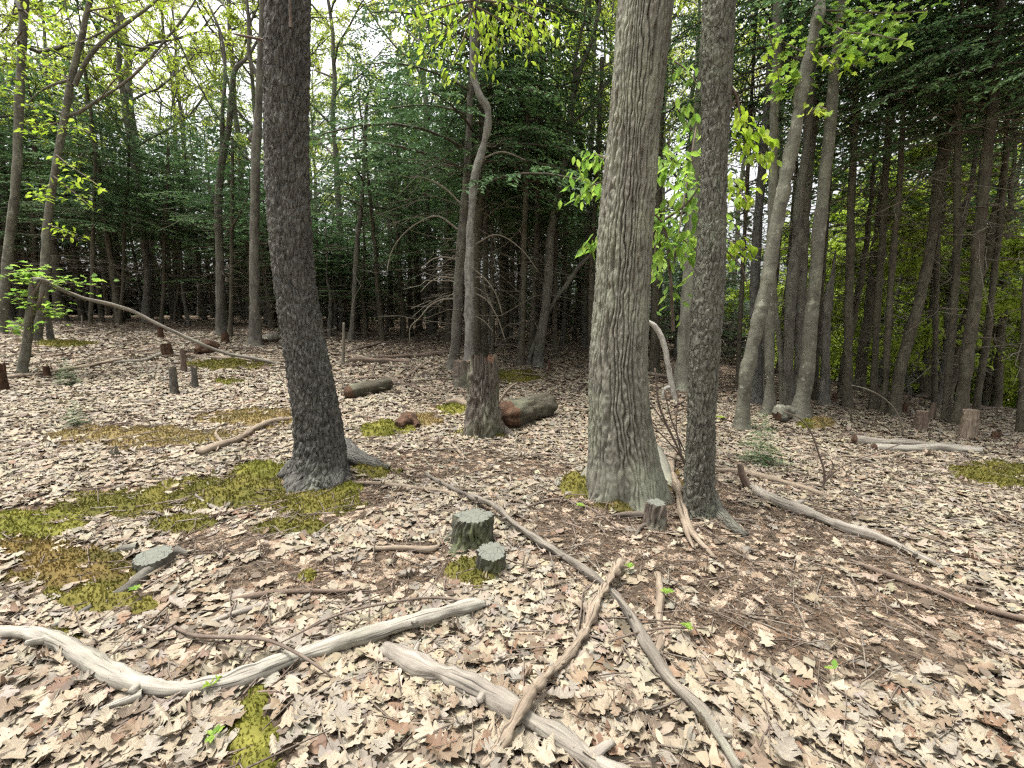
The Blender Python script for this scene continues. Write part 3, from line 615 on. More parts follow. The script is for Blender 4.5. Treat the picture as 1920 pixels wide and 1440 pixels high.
for k in range(6000):
    if len(placed) > 52: break
    y = wr.uniform(12, 27); x = wr.uniform(-1.3*y, .36*y+1.2)
    edge = 13.6 if x < -6 else 12.4 if x < -2 else 12.0
    if y < edge or not free(x, y, 1.5): continue
    placed.append((x, y))
    kit = (HEM if y < 17 else FARH[:2])[wr.integers(0, 2)] if y >= 17 else HEM[wr.integers(0, 4)]
    s = wr.uniform(.85, 1.1); h = min(kit['H']*s, cap(x, y)*wr.uniform(.8, 1.15))
    plant(kit, 'hemlock_tree', 'dark hemlock pole '+behind(x, y), 'tree', x, y, wr.uniform(0, 6.28), s, 'hemlocks of the shaded woods behind', sz=h/kit['H'], tilt=(wr.normal(0, .025), wr.normal(0, .025)))
for k in range(8000):                                              # close set thin poles
    if len(placed) > 165: break
    y = 12.3+11.5*wr.random()**1.3; x = wr.uniform(-1.25*y, .36*y+1.0)
    edge = 13.2 if x < -6 else 12.2
    if y < edge or not free(x, y, .62): continue
    placed.append((x, y)); kit = POLE[wr.integers(0, 3)]; s = wr.uniform(.75, 1.25); h = min(kit['H']*wr.uniform(.8, 1.1), cap(x, y)*wr.uniform(.85, 1.1))
    plant(kit, 'hemlock_tree', 'thin straight dark pole '+behind(x, y), 'tree', x, y, wr.uniform(0, 6.28), s, 'thin poles crowding the shaded woods', sz=h/kit['H'], tilt=(wr.normal(0, .03), wr.normal(0, .03)))
def far_wood(name, label, a0, a1, d0, d1, n, hgt, size, pal, m, seed, low=None):
    r = np.random.default_rng(seed); a = r.uniform(a0, a1, n); d = r.uniform(d0, d1, n); x, y = d*np.sin(a), d*np.cos(a)
    q = np.stack([a*9, d*.12, a*0], -1); top = hgt*(.6+.8*fbm(q*1.5, 3, seed)); z = np.where(r.random(n) < .38, r.random(n)*2.6, r.random(n)**.85*top)
    clump = fbm(np.stack([x*.55, y*.55, z*.8], -1), 2, seed+4); ok = (clump > .40) | (z < .35*top); x, y, z = x[ok], y[ok], z[ok]; n = len(x)
    P = np.stack([x, y, gz(x, y)+z], -1); D = unit(r.normal(0, 1, (n, 3))*[1, 1, .35]+[0, 0, -.25]); S = unit(np.cross(D, r.normal(0, .5, (n, 3))+[0, 0, 1.]))
    pal = np.array(pal); c_ = pal[r.integers(0, len(pal), n)]*r.uniform(.6, 1.3, (n, 1))
    if low is not None: c_ = np.where((z < 4.2+r.normal(0, 1., n))[:, None], np.array(low)*r.uniform(.5, 1.4, (n, 1)), c_)
    mb = MB(); cards(mb, P, D, S, r.uniform(.6, 1.4, n)*size, r.uniform(.4, .8, n)*size, c_, .15)
    return tag(mb.obj(name, m, smooth=False), label, 'woods', kind='stuff')
far_wood('far_wood', 'dense dark conifer wood closing the view behind the poles', -1.12, .60, 30, 44, 84000, 10, .34, [(.035, .075, .035), (.05, .055, .032), (.06, .10, .045)], 'needles', 5, (.042, .038, .026))
far_wood('far_green_wood', 'bright green leafy wood beyond the right hand trunks', .50, 1.12, 22, 40, 30000, 8, .28, [(.38, .46, .09), (.46, .52, .11), (.28, .40, .07)], 'foliage', 6)
for k in range(4000):                                              # young hemlocks whose branches reach the ground
    if len(placed) > 174: break
    y = wr.uniform(18, 30); x = wr.uniform(-1.2*y, .5*y)
    if not free(x, y, 1.1): continue
    placed.append((x, y)); s = wr.uniform(.75, 1.15); h = min(7*s, cap(x, y)*.9)
    plant(FARH[2], 'young_hemlock', 'young hemlock with low boughs '+behind(x, y), 'tree', x, y, wr.uniform(0, 6.28), s, 'young hemlocks filling the shaded woods', sz=h/7, parts=('trunk', 'branches', 'crown'))
placed2 = []
for k in range(3000):                                              # tall spring trees above the hemlocks
    if len(placed2) > 30: break
    y = wr.uniform(17, 36); x = wr.uniform(-1.2*y, 1.1*y)
    if not free(x, y, 2.8, placed2): continue
    placed2.append((x, y))
    plant(DEC[wr.integers(0, 2)], 'deciduous_tree', 'tall sparse yellow green tree '+behind(x, y), 'tree', x, y, wr.uniform(0, 6.28), wr.uniform(.95, 1.3), 'spring trees rising over the hemlocks')
for x, y, k, s in [(-11.5, 14.5, 0, .85), (-8.2, 15.5, 0, .8), (-5.6, 15.2, 1, .75), (-14.5, 13.2, 0, .8), (-2.6, 14.8, 1, .8), (2.2, 13.6, 0, .8), (4.6, 12.6, 0, .75), (6.4, 11.6, 1, .7), (3.4, 16.5, 0, .9), (-10.2, 18., 1, .9)]:
    placed2.append((x, y)); plant(DEC[k], 'deciduous_tree', 'slender yellow green tree '+behind(x, y), 'tree', x, y, x*3, s, 'spring trees rising over the hemlocks')
for k, (x, y) in enumerate([(6.3, 8.6), (7.4, 9.6), (7.9, 8.3), (8.8, 9.1), (9.6, 10.4), (8.4, 11.2), (10.6, 9.8), (6.9, 11.4), (9.9, 12.2), (11.8, 11.2), (7.6, 12.8), (5.6, 10.2), (5.2, 11.8), (12.6, 12.6)]):
    plant(POLE[k % 3], 'hemlock_tree', 'slim dark right hand trunk '+behind(x, y), 'tree', x, y, k*1.7, .95+.1*(k % 4), 'slim trunks of the right hand woods', sz=.75+.08*(k % 5), tilt=(random.gauss(0, .03), .05+random.gauss(0, .04)))
n0 = len(placed2)
for k in range(4000):                                              # bright leafy woods to the right
    if len(placed2) > n0+46: break
    y = wr.uniform(9.5, 23); x = wr.uniform(.60*y+1.5, 1.4*y+3)
    if x < 8.5 and y < 11 or not free(x, y, 1.35, placed2): continue
    placed2.append((x, y)); j = wr.random(); w = behind(x, y)
    if j < .66: plant(DEC[3], 'understory_tree', 'low bright green sapling '+w, 'tree', x, y, wr.uniform(0, 6.28), wr.uniform(.8, 1.5), 'bright saplings beyond the right woods edge')
    elif j < .88: plant(DEC[2], 'deciduous_tree', 'leafy bright green tree '+w, 'tree', x, y, wr.uniform(0, 6.28), wr.uniform(.7, 1.05), 'leafy trees beyond the right woods edge')
    else: plant(FARH[wr.integers(0, 2)], 'hemlock_tree', 'dark hemlock among bright trees '+w, 'tree', x, y, wr.uniform(0, 6.28), wr.uniform(.7, .9), 'hemlocks among the right hand leafy trees')

# ------------------------------------------------------------------ broken stem with bent over top, tall stump, stumps, logs
def bent_snag():
    b = G(43, 700); y0 = b[1]; e = G(532, 684)
    p = trunkpath([(43, 700, 26), (47, 670, 20), (54, 610, 19), (62, 560, 20), (66, 535, 18), (70, 522, 8)], ext=0, n=50)
    t = thing('snapped_sapling', 'snapped sapling with its thin grey stem bent over to the ground at left', 'tree', b)
    trunk_mesh(p, 18, d_noise(.012, 20, 6, 3), .15, 4, 0).obj('trunk', 'bark_beech', t)
    px = [(58, 522, 6.2), (75, 523, 9.8), (110, 540, 9.8), (150, 557, 9.0), (210, 571, 9.0), (245, 582, 8.4), (290, 605, 8.4), (320, 619, 8.4), (370, 642, 7.6), (430, 664, 7.0), (480, 673, 6.2), (532, 684, 4.9)]
    q = []
    for x, yy, w in px:
        f = (x-58)/(532-58); a = at(x, yy, y0+(e[1]-y0)*f); q.append([*a, rad(a, w)])
    q = spline(np.array(q), 70); mb = MB(); tube(mb, q[:, :3], q[:, 3], 10, disp=d_noise(.006, 20, 6, 4), cap0=True, cap1=True); mb.obj('bent_stem', 'wood_grey', t)
    for k, (a, c) in enumerate([((58, 560), (78, 525)), ((66, 580), (60, 524)), ((70, 575), (84, 545))]):
        mb = MB(); u = at(a[0], a[1], y0-.06); v = at(c[0], c[1], y0-.08); tube(mb, spline([u, v], 6), np.linspace(.04, .006, 6), 5, disp=d_noise(.01, 30, 5, k)); mb.obj('splinter', 'bark_cedar', t)
bent_snag()

def stump(name, label, px, py, w, hpx, m='bark_grey', cut='cut_grey', tilt=(0, 0), flare=.35, jag=0., amp=.012, seg=96, roots=(), wt=None, moss=None):
    g = G(px, py); r = rad(g, w); h = hpx*depth(g)/F/math.cos(PITCH); t = thing(name, label, 'stump', g)
    top = g+np.array([tilt[0]*h, tilt[1]*h, h]); n = 30
    k = np.linspace(0, 1, n)[:, None]; p = (g-np.array([0, 0, .05]))*(1-k)+top*k
    rt = r*((wt or .9*w)/w); rr = (r*(1-k)+rt*k)[:, 0]; ph = px*.7; lob = 5
    jg = np.random.default_rng(int(px+py))
    def f(bc, th, s, R):
        N = max(9, int(6.28*r/.035)); ph2 = N*th/6.28318+nn(bc*np.array([9, 9, 5.]), int(px))*2.4+nn(bc*np.array([24, 24, 12.]), 3)*1.4
        d = ((np.abs(np.sin(math.pi*ph2))**.6-.7)*1.1+nn(bc*np.array([55, 55, 22.]), 5)*.8)*amp*min(1, r/.12)+nn(bc*np.array([5/r*.1*2]*2+[4.]), 8)*r*.22
        return d+R*flare*np.exp(-s/(h*.3))*(.6+.5*np.cos(lob*th+ph)+.3*np.cos(2*th+ph))
    mb = MB(); v = tube(mb, p, rr, seg, disp=f)
    if jag:                                               # splintered rim
        th = np.arange(seg)/seg*6.283; jz = (noise3(np.stack([np.cos(th)*3, np.sin(th)*3, th*0], -1), int(px))+.4*jg.random(seg))*jag*h
        V = mb.v[0]; V[(n-1)*seg:n*seg, 2] += jz; V[(n-2)*seg:(n-1)*seg, 2] += jz*.45
        ring = V[(n-1)*seg:n*seg].copy()
    else: ring = v[-1].copy()
    mb.obj('bark', m, t)
    c = ring.mean(0); cm = MB(); rings = [ring]; 
    for q in (.8, .55, .28): rings.append(c+(ring-c)*q+np.array([0, 0, -jag*h*.6 if jag else .002]))
    V = np.concatenate(rings+[[c+np.array([0, 0, -jag*h*.7])]]); V = V-np.array([0, 0, .001])
    ft = 3*seg+np.arange(seg); tri = np.stack([ft, 3*seg+(np.arange(seg)+1) % seg, np.full(seg, 4*seg)], -1)
    cm.add(V, [ringfaces(4, seg), tri], bc=(V-c)*(.12/r)); cm.obj('cut_face' if not jag else 'broken_top', cut, t)
    for k, rp in enumerate(roots):
        q = ground_path(rp, n=24, sink=.5); mb = MB(); tube(mb, q[:, :3], q[:, 3], 10, disp=d_noise(.006, 30, 8, k), cap1=True); mb.obj('root', m, t)
    return t
stump('tree_stump', 'low mossy sawn stump in front with a bark collar, the farther of a pair', 887, 1020, 70, 56, 'bark_stump', wt=66, amp=.03, flare=.6, tilt=(0, .04), roots=([(862, 1000, 24), (845, 1012, 16), (832, 1018, 5)],))
stump('tree_stump', 'sawn stump with tilted round grey face, the nearer of a pair', 920, 1066, 56, 42, 'bark_stump', wt=49, tilt=(.05, -.28), amp=.018, flare=.6, roots=([(925, 1050, 16), (928, 1075, 12), (931, 1100, 8)],))
stump('tree_stump', 'small upright sawn stump at the foot of the furrowed oak', 1228, 985, 42, 46, 'bark_cedar', wt=33, amp=.03, flare=.6, roots=([(1215, 972, 16), (1190, 970, 14), (1150, 970, 7)], [(1222, 985, 10), (1205, 990, 9), (1190, 1008, 7)]))
stump('tree_stump', 'flat grey sawn stump among moss with a long creeping root at left', 295, 1062, 74, 26, 'bark_grey', wt=74, tilt=(0, -.25), amp=.018, flare=.4,
      roots=([(285, 1075, 30), (265, 1090, 28), (235, 1112, 22), (180, 1140, 17), (130, 1165, 13), (80, 1190, 6)], [(258, 1035, 26), (225, 1040, 20), (200, 1046, 6)], [(330, 1040, 24), (355, 1042, 12)]))
stump('tall_stump', 'tall reddish broken stump with stringy bark in the middle distance', 906, 812, 62, 126, 'bark_tallstump', 'wood_rot', wt=46, flare=.32, jag=.16, amp=.040, seg=140, roots=([(925, 805, 24), (945, 812, 18), (965, 822, 8)],))
for px, py, w, h, m, lab, tl, jag in [
    (327, 738, 17, 46, 'bark_grey', 'taller pale broken stub of the pair left of the big pine', (.02, 0), .12),
    (366, 728, 13, 36, 'bark_grey', 'shorter pale broken stub of the pair left of the big pine', (.02, 0), .15),
    (345, 697, 12, 38, 'wood_brown', 'thin brown stub behind the pair of pale stubs', (.03, 0), .15),
    (316, 668, 24, 22, 'wood_rot', 'brown rotten stub beneath the bent over stem', (-.15, 0), .1),
    (302, 634, 12, 20, 'wood_rot', 'reddish stub behind the bent over stem', (0, 0), .1),
    (96, 638, 14, 40, 'bark_grey', 'narrow grey stub right of the leaning pale beech', (-.02, 0), .04),
    (89, 708, 15, 20, 'wood_rot', 'little black burnt looking stump near the snapped sapling', (0, 0), .1),
    (2, 732, 30, 46, 'wood_rot', 'dark rotten stump cut by the left edge of the photo', (.05, 0), .15),
    (423, 645, 16, 18, 'wood_rot', 'small rust coloured stump at the foot of the rough forked tree', (0, 0), .2),
    (866, 722, 34, 40, 'bark_cedar', 'reddish split stump at the foot of the pale crooked stem', (.05, 0), .2),
    (1724, 806, 28, 36, 'wood_brown', 'square brown sawn stump, left of the larger one at right', (0, 0), 0),
    (1812, 820, 38, 50, 'wood_tan', 'largest brown weathered stump at right before the stoutest hemlock', (.03, 0), .06),
    (1747, 786, 14, 28, 'wood_brown', 'small stub just behind the square brown stump', (0, 0), .1),
    (1866, 826, 22, 14, 'wood_rot', 'low crumbled stump near the right edge', (0, 0), .25),
    (1694, 776, 16, 18, 'wood_rot', 'dark low stump at the foot of the leaning hemlock', (0, 0), .1),
    (1030, 697, 6, 16, 'wood_rot', 'tiny brown stub on the leaves right of the arching stem', (0, 0), .2),
    (1563, 757, 10, 16, 'wood_rot', 'little rust brown stub beside the splintered dead trunk', (0, 0), .2)]:
    stump('tree_stump', lab, px, py, w, h, m, 'cut_tan' if m != 'wood_rot' else 'wood_rot', tl, .3, jag, .012, 24)

def log(name, label, pts, m, cut='cut_tan', lift=0, seg=20, amp=.012, hollow=None, cat='log', sink=.25, fx=14, fz=6, n=None):
    q = ground_path(pts, lift, n=n or 26, sink=sink); c = q.mean(0); c[2] = gz(c[0], c[1]); t = thing(name, label, cat, c[:3])
    mb = MB(); v = tube(mb, q[:, :3], q[:, 3], seg, disp=d_noise(amp, fx, fz, int(pts[0][0]))); mb.obj('bark', m, t)
    for ring, cc, hol in ((v[0], q[0], hollow == 0), (v[-1], q[-1], hollow == 1)):
        cm = MB(); d = (q[4, :3]-q[0, :3] if cc is q[0] else q[-5, :3]-q[-1, :3]); d = unit(d)*.5*cc[3]
        V = np.concatenate([ring, cc[:3]+(ring-cc[:3])*.75+(d if hol else 0), [cc[:3]+(d*2 if hol else -d*.06)]]); j = np.arange(seg)
        cm.add(V, [ringfaces(2, seg), np.stack([seg+j, seg+(j+1) % seg, np.full(seg, 2*seg)], -1)], bc=(V-cc[:3])*(.12/max(cc[3], .02))); cm.obj('rotten_end' if hol else 'log_end', 'wood_rot' if hol else cut, t)
    return t
log('rotten_log', 'short thick log with a dark rotten hollow end beside the tall broken stump', [(952, 800, 58), (988, 789, 52), (1026, 777, 44)], 'bark_hemlock', 'wood_rot', hollow=0, seg=40, amp=.03)
log('sawn_log', 'sawn brown log lying with its cut end facing left of centre', [(655, 746, 27), (690, 738, 27), (728, 728, 24)], 'bark_hemlock', 'cut_tan', hollow=0, seg=28)
log('mossy_log', 'small pale mossy log left of the tall broken stump', [(836, 760, 13), (860, 760, 15), (884, 768, 13)], 'wood_tan', 'wood_rot', seg=16)
log('birch_log', 'pale weathered log lying at right, the longer whitish one', [(1640, 846, 20), (1720, 848, 19), (1790, 848, 20), (1843, 851, 17)], 'wood_white', hollow=0, seg=22)
log('birch_log', 'dark ended log lying behind the whitish log at right', [(1603, 832, 20), (1660, 836, 18), (1740, 838, 14), (1800, 840, 8)], 'wood_grey', 'wood_rot', hollow=0, seg=20)
log('fallen_log', 'brown log end entering at the right edge of the photo', [(1906, 846, 16), (1925, 846, 15), (1960, 848, 15)], 'wood_brown', seg=16)
log('fallen_log', 'pale peeled log lying behind the little black stump at left', [(-20, 716, 12), (60, 708, 12), (120, 698, 11), (180, 688, 11), (230, 678, 9)], 'wood_tan', seg=14)
log('fallen_log', 'long bent grey pole lying towards the pale stubs', [(215, 684, 8), (260, 680, 8), (310, 668, 8), (345, 668, 6)], 'wood_grey', seg=12)
log('fallen_log', 'thin pale pole running from the stubs towards the big pine', [(330, 670, 6), (400, 673, 6), (470, 678, 6), (540, 680, 6)], 'wood_tan', seg=10)
log('fallen_log', 'fallen pole crossing behind the narrow grey stub at far left', [(-20, 634, 8), (60, 630, 8), (130, 624, 8), (175, 618, 6)], 'wood_tan', seg=10)
log('fallen_log', 'fallen grey pole lying right of the thin pole trunks at left', [(175, 632, 6), (215, 624, 6), (250, 620, 5)], 'wood_tan', seg=10)
log('fallen_log', 'reddish brown log lying in the middle ground behind the sawn log', [(655, 681, 10), (690, 681, 11), (730, 681, 10), (770, 682, 8)], 'wood_brown', seg=14)
log('fallen_log', 'long brown log pointing at the foot of the grey leaning trunk', [(705, 674, 8), (760, 672, 9), (810, 668, 9), (845, 664, 8)], 'wood_brown', seg=14)
log('fallen_log', 'pale pole lying along the woods edge right of the big pine', [(604, 630, 6), (650, 629, 6), (700, 628, 6), (745, 628, 5)], 'wood_tan', seg=10)
log('fallen_log', 'thin pole slanting across the slope behind the big pine', [(620, 664, 5), (680, 673, 5), (740, 680, 4)], 'wood_tan', seg=10)
log('fallen_log', 'dark branchy pole propped on the slope in the middle ground', [(648, 662, 5), (690, 652, 6), (740, 642, 4)], 'wood_brown', seg=10)
log('fallen_log', 'pale pole on the leaves right of the oak behind the bent white branch', [(1205, 703, 8), (1240, 708, 8), (1275, 712, 6)], 'wood_tan', seg=10)
log('fallen_log', 'pale pole lying at the foot of the dark trunks beyond the beech clump', [(1515, 755, 6), (1540, 760, 6), (1570, 766, 4)], 'wood_tan', seg=10)
log('rotten_root', 'upturned rotten root crown in the left middle ground', [(368, 668, 20), (385, 664, 26), (402, 658, 20)], 'wood_rot', 'wood_rot', cat='root', seg=20, amp=.05, fx=9, fz=9)
log('rotten_root', 'grey weathered root mass behind the big pine at the woods edge', [(496, 645, 14), (512, 640, 18), (530, 638, 12)], 'wood_grey', 'wood_rot', cat='root', seg=20, amp=.04, fx=9, fz=9)
log('rotten_root', 'crumbling root stub between mossy humps right of the big pine', [(745, 808, 18), (766, 800, 26), (786, 805, 12)], 'wood_rot', 'wood_rot', cat='root', seg=24, amp=.03, fx=12, fz=12)
log('rotten_root', 'gnarled root burl at the foot of the beech clump', [(1455, 792, 22), (1482, 786, 34), (1512, 788, 22)], 'bark_beech', 'wood_rot', cat='root', seg=30, amp=.06, fx=8, fz=8)

# ------------------------------------------------------------------ fallen branches and sticks
def stick(name, label, pts, m, lift=0., seg=14, amp=.12, n=None, side=(), cat='branch', fz=9, knots=0):
    q = ground_path(pts, lift, n=n); c = q[len(q)//2, :3].copy()
    mr = float(q[:, 3].mean()); t = None
    mb = MB(); tube(mb, q[:, :3], q[:, 3], seg, disp=d_noise(mr*amp*2, .35/mr, fz, int(pts[0][0]+pts[0][1])), cap0=True, cap1=True)
    if not side and not knots:
        o = mb.obj(name, m, org=c); return tag(o, label, cat)
    t = thing(name, label, cat, c); mb.obj('stem', m, t); kr = np.random.default_rng(int(pts[0][1]))
    for j in range(knots):
        i = int(len(q)*(j+kr.uniform(.25, .75))/knots); i = min(max(i, 2), len(q)-3); ax_ = unit(q[i+1, :3]-q[i-1, :3])
        d = unit(unit(np.cross(ax_, [0, 0, 1.]))*kr.choice([-1, 1])*kr.uniform(.5, 1)+np.array([0, 0, kr.uniform(.2, 1)])+ax_*kr.uniform(-.2, .9)); L = q[i, 3]*kr.uniform(1.3, 3.2)
        mb = MB(); k_ = np.linspace(0, 1, 7)[:, None]; tube(mb, q[i, :3]+d*k_*L, q[i, 3]*(.62-.30*k_[:, 0]), 10, disp=d_noise(q[i, 3]*.12, 50, 30, j), cap1=True); mb.obj('branch_stub', m, t)
    for sp in side:
        b = ground_path(sp, .015, n=14); mb = MB(); tube(mb, b[:, :3], b[:, 3], 7, disp=d_noise(float(b[:, 3].mean())*.2, 60, 12), cap1=True); mb.obj('twig', m, t)
    return t
stick('fallen_branch', 'thick bleached white branch lying across the bottom left foreground', [(-40, 1192, 32), (0, 1200, 34, .01), (60, 1206, 35, .02), (110, 1222, 35, .02), (170, 1252, 39), (220, 1280, 42), (280, 1302, 47), (340, 1306, 40), (400, 1299, 38), (480, 1276, 37), (560, 1244, 35), (640, 1222, 35, .01), (700, 1208, 34, .02), (770, 1186, 32, .02), (830, 1168, 29, .02), (880, 1153, 22, .02), (910, 1144, 8, .02)], 'wood_white', seg=32, n=170, amp=.17, knots=4,
      side=([(270, 1318, 26), (235, 1330, 18), (190, 1342, 8)],))
stick('fallen_branch', 'weathered grey branch with long cracks running off the bottom edge', [(722, 1226, 26), (760, 1250, 36), (800, 1270, 40), (870, 1296, 40), (930, 1328, 40), (990, 1362, 42), (1050, 1400, 44), (1110, 1440, 46), (1180, 1490, 46)], 'wood_grey', seg=30, n=130, amp=.2, knots=3)
stick('fallen_branch', 'knobbly lichen spotted stick leaning over the two long foreground branches', [(905, 1450, 21.3), (940, 1410, 21.3, .02), (985, 1358, 23.0, .07), (1015, 1310, 21.3, .05), (1045, 1268, 18.0, .03), (1080, 1226, 18.0, .02), (1105, 1180, 18.0, .02), (1115, 1150, 14.8, .03), (1140, 1118, 16.4, .06), (1160, 1080, 13.9, .05), (1172, 1052, 5.7, .04)], 'wood_tan', seg=18, n=140, amp=.36, fz=24, knots=7)
stick('fallen_branch', 'longest thin branch running diagonally from the centre past the sawn stumps', [(798, 893, 6, .01), (850, 925, 8, .02), (890, 950, 10, .05), (925, 972, 12, .08), (960, 998, 13, .05), (1010, 1026, 14, .02), (1060, 1052, 14), (1100, 1080, 17), (1130, 1104, 20), (1165, 1140, 21), (1190, 1185, 21, .015), (1225, 1250, 22, .025), (1265, 1308, 22, .03), (1310, 1350, 24, .03), (1350, 1410, 27, .03), (1385, 1470, 29, .03)], 'wood_dark', seg=20, n=190, amp=.2, knots=6)
stick('fallen_branch', 'short upright lying stick right of the knobbly stick', [(1234, 1085, 16), (1238, 1125, 19), (1234, 1165, 17), (1238, 1205, 15), (1228, 1240, 20), (1222, 1262, 8)], 'wood_tan', seg=12, amp=.2)
stick('fallen_branch', 'pale forked branch propped against the slim brown pine', [(1262, 866, 14, .03), (1256, 880, 16, .03), (1266, 915, 15, .03), (1274, 950, 16, .02), (1282, 980, 18, .01), (1300, 1008, 15), (1320, 1030, 11), (1340, 1050, 4)], 'wood_tan', seg=12, amp=.18, side=([(1280, 985, 12), (1290, 1015, 10), (1300, 1035, 4)],))
stick('fallen_branch', 'long pale barked branch stretching right from the slim brown pine', [(1405, 915, 15), (1425, 932, 19), (1460, 950, 21), (1520, 972, 22), (1580, 996, 22), (1640, 1014, 21), (1700, 1038, 18), (1745, 1060, 16), (1765, 1068, 6)], 'wood_grey', seg=18, n=100, amp=.2, knots=4)
stick('fallen_branch', 'thin dark branch lying lower than the long pale one at right', [(1595, 1056, 9), (1650, 1078, 12), (1700, 1096, 13), (1760, 1118, 15), (1820, 1140, 15), (1900, 1162, 14), (1960, 1176, 12)], 'wood_brown', seg=12, n=70)
stick('fallen_branch', 'brown branch coming out from behind the slim brown pine', [(1330, 886, 12), (1380, 890, 14), (1430, 900, 14), (1490, 916, 13), (1540, 932, 10), (1565, 938, 4)], 'wood_tan', seg=12)
stick('fallen_branch', 'pale curved branch leaning towards the foot of the big pine', [(374, 855, 15), (400, 845, 17), (440, 832, 14), (480, 808, 13), (520, 793, 11), (560, 788, 9)], 'wood_tan', seg=14, n=50, side=([(418, 838, 8), (405, 820, 7), (410, 808, 3)],))
stick('fallen_branch', 'curved branch piece at right in front of the whitish logs', [(1580, 857, 6), (1640, 862, 7), (1700, 854, 8), (1720, 848, 6)], 'wood_tan', seg=10)
stick('fallen_branch', 'dark low branch lying in front of the curved piece at right', [(1680, 865, 7), (1730, 870, 9), (1770, 880, 4)], 'wood_brown', seg=10)
SM = [('brown stick lying in the leaves left of the weathered grey branch', [(422, 1135, 12), (470, 1125, 13), (530, 1116, 12), (600, 1114, 11), (665, 1112, 6)], 'wood_brown'),
 ('lichen spotted twig just below the brown stick at left', [(380, 1180, 11), (430, 1160, 13), (490, 1142, 12), (530, 1128, 6)], 'wood_grey'),
 ('twig crossing the bleached white branch from above', [(320, 1178, 8), (370, 1205, 10, .02), (440, 1224, 9, .06), (500, 1240, 7, .09), (560, 1262, 6, .08), (630, 1278, 4)], 'twig'),
 ('thin twig arching over the end of the bleached branch', [(530, 1240, 4, .08), (640, 1188, 5, .09), (740, 1150, 5, .05), (850, 1138, 5, .03), (920, 1145, 3)], 'twig'),
 ('slim twig lying below the end of the bleached branch', [(805, 1246, 5), (850, 1215, 6), (910, 1192, 5), (945, 1165, 3)], 'twig'),
 ('pale angled stick left of the sawn pair of stumps', [(702, 1034, 9), (760, 1033, 11), (815, 1034, 12), (822, 1028, 8), (800, 1005, 8), (785, 985, 6), (775, 960, 4)], 'wood_tan'),
 ('thin stick with a bend farther left of the sawn pair', [(655, 1002, 5), (690, 1018, 6), (712, 1036, 5)], 'wood_tan'),
 ('straight pole from the foot of the big pine towards the sawn stumps', [(662, 909, 8), (720, 912, 9), (790, 922, 9), (860, 932, 8), (900, 937, 4)], 'wood_tan'),
 ('short stick lying on pale leaves left of the tall broken stump', [(838, 824, 5), (850, 838, 6), (868, 858, 6), (875, 864, 3)], 'wood_tan'),
 ('twig lying in the leaves left of the tall broken stump', [(655, 777, 4), (700, 777, 5), (740, 776, 3)], 'wood_tan'),
 ('long curved twig lying right of the sawn pair', [(990, 952, 4), (1040, 940, 5), (1090, 950, 5), (1130, 972, 5), (1180, 1010, 3)], 'twig'),
 ('thin dead branch on the moss left of the big pine', [(355, 910, 5), (370, 935, 7), (395, 952, 8), (420, 962, 5)], 'wood_grey'),
 ('twig crossing the moss below the pine cone', [(275, 993, 5), (310, 980, 6), (350, 955, 6), (372, 942, 3)], 'wood_brown'),
 ('dark stick half buried under the bleached branch', [(85, 1350, 12), (130, 1335, 14), (180, 1312, 12), (210, 1290, 6)], 'wood_brown'),
 ('brown stick standing out between leaves at the bottom left', [(355, 1320, 10), (358, 1360, 12), (370, 1400, 14), (395, 1425, 12), (420, 1445, 8)], 'wood_brown'),
 ('curled dark root at the bottom edge right of the branches', [(1440, 1440, 9), (1465, 1428, 11), (1500, 1428, 11), (1545, 1440, 9), (1600, 1450, 6)], 'twig'),
 ('slender twig lying across leaves in the bottom right', [(1515, 1250, 5), (1545, 1305, 7), (1580, 1360, 8), (1605, 1405, 7), (1625, 1440, 5)], 'twig'),
 ('long dark twig at the far right of the foreground', [(1700, 1230, 4), (1780, 1262, 6), (1860, 1300, 6), (1930, 1330, 5)], 'twig'),
 ('grey stick poking in at the right edge', [(1870, 1200, 8), (1900, 1218, 9), (1950, 1245, 9)], 'wood_grey'),
 ('thin straight twig crossing the long diagonal branch', [(1140, 1219, 4, .03), (1200, 1208, 5, .05), (1260, 1195, 4, .04), (1300, 1182, 3)], 'twig'),
 ('two pale twigs lying right of the slim pine root', [(1690, 970, 6), (1750, 978, 7), (1840, 985, 8), (1925, 992, 6)], 'wood_grey'),
 ('dark stick lying behind the two pale twigs at right', [(1560, 935, 4), (1640, 950, 5), (1720, 962, 4)], 'wood_brown'),
 ('stick lying below the snaking pine root', [(1600, 880, 6), (1560, 895, 7), (1520, 915, 6)], 'wood_tan'),
 ('brown stick in the needles left of the sawn pair', [(610, 1065, 5), (640, 1072, 6), (660, 1076, 4)], 'wood_tan'),
 ('long thin twig lying in the leaves at far left', [(145, 680, 3), (210, 690, 4), (280, 692, 4), (330, 690, 3)], 'wood_brown'),
 ('thin fallen pole behind the pair of pale stubs', [(290, 700, 4), (340, 712, 5), (400, 726, 5), (450, 738, 4)], 'wood_brown'),
 ('twig on the leaf litter above the middle moss patch', [(115, 820, 4), (170, 812, 5), (215, 798, 4)], 'wood_brown'),
 ('twig lying just above the middle moss patch', [(240, 809, 4), (280, 804, 5), (312, 794, 3)], 'wood_brown'),
 ('thin twig lying in pale leaves below the middle moss patch', [(235, 835, 4), (260, 846, 5), (330, 838, 4), (365, 836, 3)], 'wood_brown'),
 ('dead brown branch tangled behind the sawn log', [(600, 720, 5), (650, 716, 6), (720, 712, 7), (770, 728, 6), (830, 742, 5)], 'wood_brown'),
 ('dead branch sticking up behind the sawn log', [(752, 720, 5), (772, 702, 5), (800, 684, 4)], 'wood_brown')]
for lab, pts, m in SM: stick('fallen_stick', lab, pts, m, seg=9)
